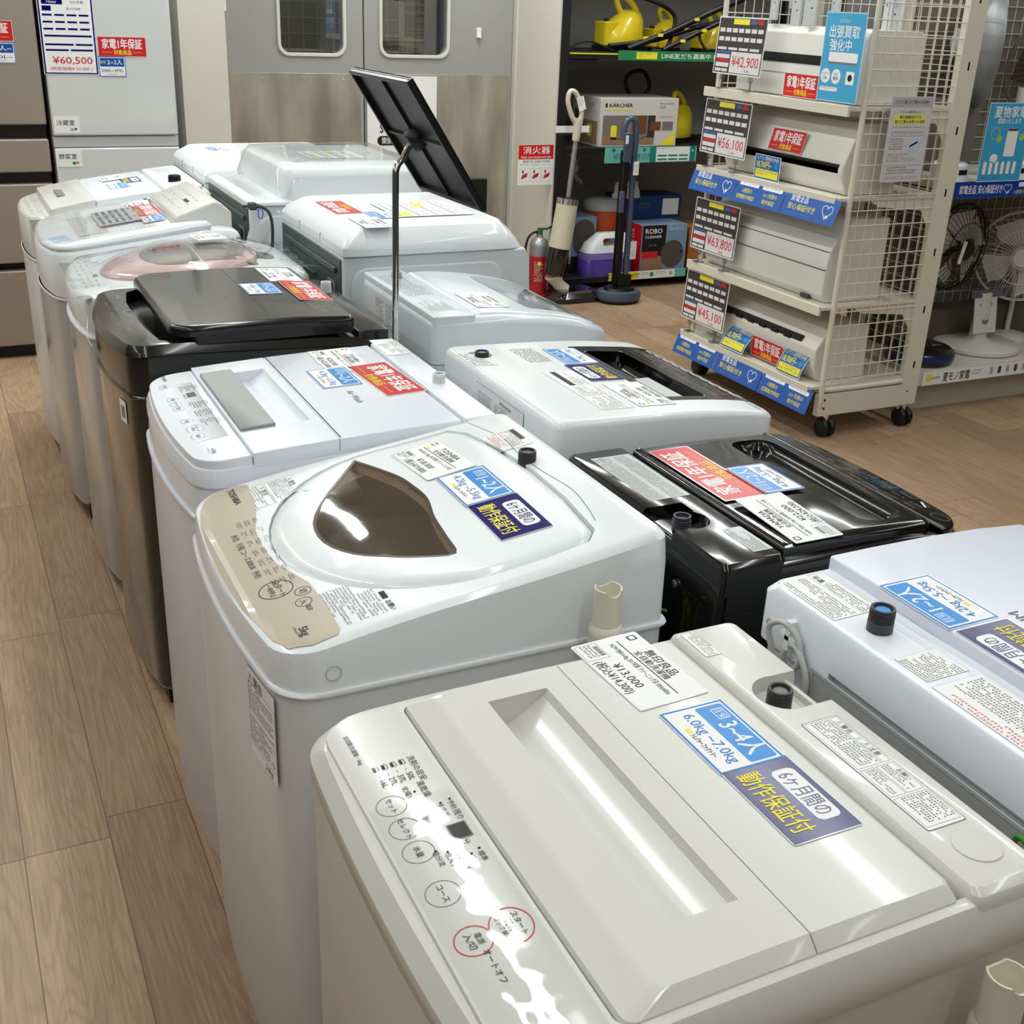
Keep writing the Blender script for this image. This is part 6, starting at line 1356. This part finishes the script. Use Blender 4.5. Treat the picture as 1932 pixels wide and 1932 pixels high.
def fee_card(w=.17, h=.10):
    g = sheet(w, h, 2); g.rect(-w/2+.003, -h/2+.004, w/2-.003, h/2-.002, .0003, 9); g.text('エアコン標準取付料金', 0, h*.36, h*.12, 2, .0006, w=w*.85); g.text('18,700円~', -w*.12, h*.12, h*.24, 3, .0006, bold=.02, w=w*.58); g.rect(-w*.44, -h*.40, w*.44, -h*.07, .0005, 3); g.micro(-w*.42, -h*.38, w*.42, -h*.1, .012, 9, .0007); g.disc(w*.34, h*.13, h*.13, .0005, 4); return g
C3 = list(C2); C3[9] = mat('fee_blue', (36,104,160), .35)
GF = 'blue and yellow fee cards on the rack'
def curl(g, k): g.split([], [-.04+.01*i for i in range(9)], lambda p: Vector((p.x, p.y, p.z+k*(p.y+.05)**2*40))); return g
small_card(fee_card(), 'fee_card', C3, 'blue and yellow fee card on the second shelf', (3.098, 4.01, 1.022), grp=GF)
small_card(curl(fee_card(), -.12), 'fee_card', C3, 'curled blue and yellow fee card beside the 45,100 price panel', (3.085, 4.08, .285), (pi/2-.2, 0, -pi/2), GF)
small_card(curl(fee_card(.155), -.1), 'fee_card', C3, 'blue and yellow fee card right of the red card on the lowest shelf', (3.095, 3.70, .280), (pi/2-.1, 0, -pi/2), GF)
# posters
SK = mat('poster_sky', (66,166,214), .22, coat=.5)
def poster_frame(w, h): g = sheet(w, h, 2); g.rect(-w/2+.004, -h/2+.004, w/2-.004, h/2-.004, .0003, 0); return g
g = poster_frame(.225, .31); g.text('エアコン', -.005, .125, .011, 1, .0006); g.text('出張買取', 0, .088, .034, 1, .0006, bold=.02, w=.165); g.text('強化中', -.012, .042, .032, 1, .0006, bold=.02, w=.12)
g.rr(-.07, -.015, .09, .018, .006, .0006, 1); g.rect(-.07, -.022, .09, -.016, .0007, 3)
for k, (a, b) in enumerate((('1点から', 'OK'), ('取付', '無料'))): g.disc(-.075+k*.06, -.066, .026, .0006, 1); g.text(a, -.075+k*.06, -.058, .009, 0, .0009); g.text(b, -.075+k*.06, -.073, .012, 4, .0009)
g.rr(-.1, -.118, .0, -.104, .006, .0006, 1); g.micro(-.095, -.116, -.005, -.106, .008, 3, .0009); g.rr(.04, -.09, .085, -.045, .004, .0006, 1); g.disc(.062, -.067, .012, .0008, 4)
small_card(g, 'poster', [SK, PAPER, mat('poster_edge', (180,215,235), .3), INKG, INK], 'sky blue poster about air conditioner buying on the top shelf of the rack', (3.085, 3.635, 1.466), cat='poster')
g = sheet(.205, .31, 0); g.rect(-.1, .118, .1, .152, .0003, 3); g.text('エアコン購入をご検討のお客様へ', 0, .135, .011, 2, .0006, w=.17); g.text('エアコンの保証に関しまして', 0, .10, .007, 2, .0005, w=.1); g.rect(-.078, .055, .078, .092, .0004, 1); g.text('弊社提携会社での', 0, .081, .010, 2, .0007, bold=.02); g.text('取付工事お品物のみ適用', 0, .065, .010, 2, .0007, bold=.02)
g.micro(-.08, .038, .08, .048, .008, 2); g.rr(-.08, .014, .08, .030, .007, .0003, 2); g.rr(-.079, .015, .079, .029, .007, .0005, 0); g.micro(-.07, .018, .07, .027, .008, 2, .0008); g.micro(-.085, -.045, -.01, .006, .009, 2); g.rect(.0, -.038, .065, .004, .0004, 4); g.poly([(.015, -.03), (.055, -.012), (.058, -.004), (.02, -.02)], .0006, 5)
g.micro(-.085, -.085, .06, -.05, .008, 6); g.rect(-.095, -.094, .095, -.093, .0004, 6); g.micro(-.075, -.13, .075, -.098, .010, 2); g.micro(-.085, -.148, .085, -.135, .006, 6)
small_card(g, 'notice_sheet', [mat('notice_paper', (205,204,208), .35, coat=.4), mat('notice_yellow', (225,222,110), .5), INK, LGREY, mat('print_pale_blue', (190,205,225), .5), NAVY, INKG], 'grey notice with yellow box hanging on the near grid side of the rack', (3.352, 3.513, 1.187), (pi/2, 0, 0), cat='notice')
# remote controls in clear packs hanging at the top
for k, (x, y, z) in enumerate(((3.17, 4.18, 1.655), (3.19, 4.06, 1.63), (3.17, 3.95, 1.64), (3.20, 3.84, 1.63), (3.22, 4.12, 1.70), (3.40, 3.72, 1.60), (3.30, 3.66, 1.63))):
    t = thing('remote_pack', ('leftmost hanging clear pack with a white remote control', 'clear remote pack hanging second from the left', 'clear remote pack hanging third from the left', 'clear remote pack hanging just left of the sky blue poster', 'clear remote pack hanging highest, behind the others', 'clear remote pack hanging beside the rear post of the rack', 'clear remote pack seen through the near grid side')[k], 'remote control', (x, y, z), .2*((k % 3)-1), 'packed remote controls hanging in the rack')
    G().box(-.006, .006, -.03, .03, -.075, .075).build('remote', mat('remote_white', (214,216,216), .35), t, bevel=.003)
    g = G()
    for r in range(2): g.disc(-.008+.016*r, .02-.03*r, .0035, 0, 0)
    g.micro(-.018, .03, .018, .06, .01, 0); g.v = [(-.0066-q, -p, r_) for p, r_, q in g.v]; g.build('button_print', INK, t, smooth=0)
    G().box(-.012, .012, -.042, .042, -.09, .10).build('clear_pack', FILM, t, bevel=.002)
    G().tube([(0, 0, .10), (0, 0, .14), (.02, 0, .16), (.05, 0, .16)], .003, 6).build('hook', CHROME, t)

# ------------------------------------------------------------------ fan display at the right edge
t = thing('display_shelf', 'cream gondola shelving with grid back holding fans at the right edge', 'shelf', (4.5, 3.9, 0))
for z, x0 in ((.20, 3.75), (1.00, 3.72)):
    G().box(x0-4.5, .9, -.27, .22, z-.03, z).build('shelf_board', CR, t, bevel=.002)
    G().box(x0-4.5, .9, -.278, -.27, z-.062, z+.003).build('shelf_lip', CR, t, bevel=.001)
G().box(3.76-4.5, .9, -.20, .22, .0, .14).build('plinth', mat('plinth_cream', (190,184,168), .5), t)
for x in (-.70, .45): G().box(x, x+.04, .20, .24, 0, 2.0).build('post', CR, t)
g = G(); k = 0
while .24+k*.055 < 2.0: g.cyl((-.74, .215, .24+k*.055), (.9, .215, .24+k*.055), .0022, n=4); k += 1
for k in range(30): g.cyl((-.72+k*.055, .219, .2), (-.72+k*.055, .219, 2.0), .0022, n=4)
g.build('back_grid', CR, t, smooth=0)
G().box(-.74, .9, .222, .24, .2, 2.0).build('back_panel', mat('back_panel_taupe', (120,114,104), .6), t)
g = sheet(.72, .062, 0); g.text('夏モノ家電', -.16, -.002, .034, 1, .0005, bold=.02, w=.16); g.rect(-.335, -.015, -.305, .018, .0003, 2); g.text('トレジャーファクトリー', -.278, 0, .012, 1, .0005, bold=.03, w=.05); g.micro(-.07, -.018, .0, .016, .013, 1)
for k in range(5): g.rr(.04+k*.05, -.015, .06+k*.05, .018, .006, .0004, 3 if k % 2 else 4)
g.rect(.29, -.015, .32, .018, .0003, 2)
hang(g, 'shelf_strip', [PAPER, INK, YEL, DGREY, LGREY], 'white strip about summer appliances on the lowest fan shelf', 'strip', (4.13, 3.618, .168))
g = sheet(.72, .066, 0); g.text('家電全品 安心保証付き', -.19, 0, .028, 1, .0005, bold=.02, w=.24); heart(g, -.04, 0, .021); g.rr(.02, .006, .15, .024, .006, .0003, 1); g.text('1週間の初期動作保証', .09, -.015, .014, 2, .0005); g.rr(.19, .006, .33, .024, .006, .0003, 1)
hang(g, 'shelf_strip', [mat('strip_royal', (24,66,160), .3, coat=.3), PAPER, YEL], 'royal blue warranty strip on the upper fan shelf', 'strip', (4.09, 3.618, .972))
g = poster_frame(.245, .31); g.text('夏物家電', .0, .118, .036, 1, .0006, bold=.02, w=.18); g.text('買取いたします', .0, .083, .017, 1, .0006, bold=.02, w=.13)
g.rr(.0, -.055, .06, .055, .006, .0006, 1); g.rect(.002, .045, .058, .054, .0008, 4); g.ring(-.065, .035, .025, .004, .0006, 3); g.disc(-.04, .015, .014, .0007, 5); g.disc(.085, .02, .014, .0007, 5); g.disc(-.05, -.062, .018, .0006, 1, sx=1.2)
for k in range(6): g.rr(-.1+k*.033, -.125, -.082+k*.033, -.075, .006, .0006, 1)
g.micro(-.09, -.148, .09, -.136, .009, 1)
hang(g, 'poster', [SK, PAPER, mat('poster_edge', (180,215,235), .3), LGREY, DGREY, mat('poster_lime', (160,205,90), .4)], 'sky blue poster about summer appliances on the upper fan shelf', 'poster', (3.978, 3.612, 1.158))
def fan(label, c, r, rz, base=None, col=None, blades=5, tilt=0, ribs=44, baser=.13, boff=(0, 0)):
    t = thing('electric_fan', label, 'fan', (c[0], c[1], base if base is not None else c[2]-r-.02), 0, 'electric fans on the display shelving')
    z = c[2]-(base if base is not None else c[2]-r-.02); M = Matrix.Translation((0, 0, z)) @ Matrix.Rotation(rz, 4, 'Z') @ Matrix.Rotation(tilt, 4, 'X')
    g = G()
    for rr_, yy in ((r, 0), (r*.985, -.02), (r*.985, .02), (r*.6, -.047), (r*.24, -.055)): g.tube([(rr_*cos(a), yy, rr_*sin(a)) for a in [2*pi*k/36 for k in range(36)]], .005 if yy == 0 else .0022, 6, closed=True)
    for k in range(ribs):
        a = 2*pi*k/ribs
        for s in (-1, 1): g.tube([(r*.2*cos(a), s*.055, r*.2*sin(a)), (r*.6*cos(a+.06), s*.047, r*.6*sin(a+.06)), (r*.9*cos(a+.1), s*.03, r*.9*sin(a+.1)), (r*cos(a+.11), 0, r*sin(a+.11))], .0013, 4)
    g.xf(M).build('guard', col, t, smooth=60)
    G().lathe([(.001, -.062), (r*.2, -.060), (r*.22, -.05), (.001, -.048)], (0, 0, 0), 'y', 24).xf(M).build('centre_cap', col, t, smooth=50)
    for k in range(blades):
        b = G(); a0 = 2*pi*k/blades; n = 8
        for i in range(n+1):
            for s in (0, 1): a = a0+(.02+1.05*s)*(.5+.5*sin(pi*min(i, n-1)/n*.9)); q = r*(.15+.75*i/n); b.v.append((q*cos(a), -.022+.03*s, q*sin(a)))
        b.f = [(2*i, 2*i+1, 2*i+3, 2*i+2) for i in range(n)]; b.m = [0]*n; b.xf(M).build('blade', mat('blade_'+label[:5], tuple(int(v) for v in (200,200,196)) if 'white' in label else (60,56,54), .3), t, smooth=60)
    G().lathe([(.03, .0), (.05, .03), (.05, .10), (.001, .12)], (0, 0, 0), 'y', 20).xf(M).build('motor', col, t, smooth=50)
    if base is not None:
        bx, by = boff; G().tube([(bx, by, .02), (bx, by, z*.55), (bx*.3, by*.3+.05, z-.04), (0, .06, z)], .013, 10).build('stem', col, t, smooth=60); G().lathe([(baser, 0), (baser, .012), (baser*.95, .02), (.03, .035), (.001, .035)], (bx, by, 0), n=32).build('base', col, t, smooth=50)
    return t
fan('black electric fan with white tag behind the rear post', (4.08, 3.86, .682), .192, .14, .20, mat('fan_black', (28,26,26), .4), tilt=.05, baser=.09, boff=(-.02, .13))
o = sheet(.025, .10, 0).micro(-.01, -.04, .01, .0, .008, 1).build('paper_tag', [PAPER, INKG], None, smooth=0, loc=(4.05, 3.792, .67), rot=(pi/2, .25, .14)); tag(o, 'white paper tag hanging on the black fan', 'tag')
fan('white electric fan cut by the right edge above its round base', (4.50, 3.86, .618), .205, -.75, .20, mat('fan_white', (212,210,204), .35), blades=4, baser=.10, boff=(.12, .10))
fan('taupe electric fan at the top right corner', (4.56, 3.92, 1.42), .235, -.5, 1.0, mat('fan_taupe', (120,108,102), .35, metal=.3), ribs=52)
t = thing('round_heater', 'silver dish shaped heater seen edge-on behind the rack post', 'heater', (4.06, 3.93, 1.0))
M = Matrix.Translation((0, 0, .52)) @ Matrix.Rotation(1.01, 4, 'Z'); G().lathe([(.02, .09), (.12, .07), (.22, .01), (.255, -.03), (.255, -.035), (.22, .0), (.12, .06), (.02, .08)], (0, 0, 0), 'y', 40).xf(M).build('dish', mat('dish_silver', (140,142,146), .4, metal=.6), t, smooth=60)
G().lathe([(.05, -.0), (.06, .03), (.001, .05)], (0, .07, 0), 'y', 20, 0).xf(M).build('motor', LGREY, t, smooth=50); G().cyl((.02, .03, 0), (.02, .03, .45), .014).lathe([(.12, 0), (.12, .015), (.02, .03)], n=24).build('stand', LGREY, t, smooth=40)
t = thing('round_fan_base', 'white round fan base with a packed leaflet standing on it', 'fan base', (4.32, 3.86, .20))
G().lathe([(.185, 0), (.195, .008), (.195, .022), (.18, .034), (.06, .04), (.05, .05), (.001, .05)], n=44).build('disc', mat('fan_white', (212,210,204), .35), t, smooth=50)
G().loft([rrz(-.045, -.03, .045, .03, .028, .04), rrz(-.03, -.025, .03, .025, .024, .26)]).build('column', mat('fan_white', (212,210,204), .35), t, smooth=40)
bg = G().box(-.07, .07, -.05, -.046, .07, .25).xf(Matrix.Rotation(-.18, 4, 'X')); bg.build('leaflet', mat('leaflet', (214,212,214), .4), t)
G().box(-.10, .10, -.055, -.048, .235, .27).xf(Matrix.Rotation(-.18, 4, 'X')).build('bag_header', CHROME, t)
g = G().text('取扱説明書', 0, .20, .012, 0).disc(0, .13, .02, .0003, 0); g.xf(Matrix.Rotation(-.18, 4, 'X') @ Matrix.Translation((0, -.0515, 0)) @ Matrix.Rotation(pi/2, 4, 'X')); g.build('leaflet_print', INKG, t, smooth=0)
t = thing('robot_cleaner', 'flat round black robot cleaner with blue rim at the left of the fan shelf', 'robot cleaner', (3.90, 3.79, .20))
G().lathe([(.145, 0), (.15, .01), (.15, .05), (.13, .066), (.001, .07)], n=44).build('robot_body', mat('robot_black', (26,27,30), .25, coat=.5), t, smooth=50)
G().lathe([(.151, .02), (.153, .03), (.153, .04), (.151, .05)], n=44).build('rim', mat('rim_blue', (30,52,92), .3), t, smooth=50)
g = G().micro(.0, -.05, .1, -.02, .012, 0); g.v = [(x, y, .0685-.0002*abs(y)) for x, y, z in g.v]; g.build('top_print', PAPER, t, smooth=0)
for k, (x, w) in enumerate(((3.83, .075), (4.17, .075))):
    t = thing('tower_heater', 'white round based tower unit with small dark display, %s' % ('left of the blue poster' if k == 0 else 'right of the blue poster'), 'fan heater', (x, 3.74, 1.0))
    G().lathe([(w, 0), (w*1.02, .01), (w, .06), (w*.8, .07), (.001, .07)], n=32).build('base', WHITE, t, smooth=50); G().box(-.02, .02, -w-.003, -w+.006, .025, .045).build('display', BLACK, t)
    G().loft([rrz(-.03, -.025, .03, .025, .02, .07), rrz(-.028, -.022, .028, .022, .02, .36)]).build('column', mat('column_white', (208,208,206), .4) if k else mat('packed_pink', (180,110,112), .4, coat=.5), t, smooth=40)
t = thing('fan_heater', 'taupe box heater with dark vents on the upper fan shelf', 'fan heater', (4.02, 3.97, 1.0))
G().box(-.10, .10, -.06, .10, 0, .30).build('casing', mat('heater_taupe', (110,104,98), .5), t, bevel=.006)
for k in range(10): G().box(-.07, -.02, -.063, -.058, .08+k*.016, .087+k*.016).build('vent', BLACK, t)
t = thing('cardboard_box', 'brown goods box behind the fans on the lowest fan shelf', 'box', (4.35, 4.03, .2)); G().box(-.45, .45, -.05, .07, 0, .16).build('box_body', mat('box_brown', (96,88,78), .6), t, bevel=.003)
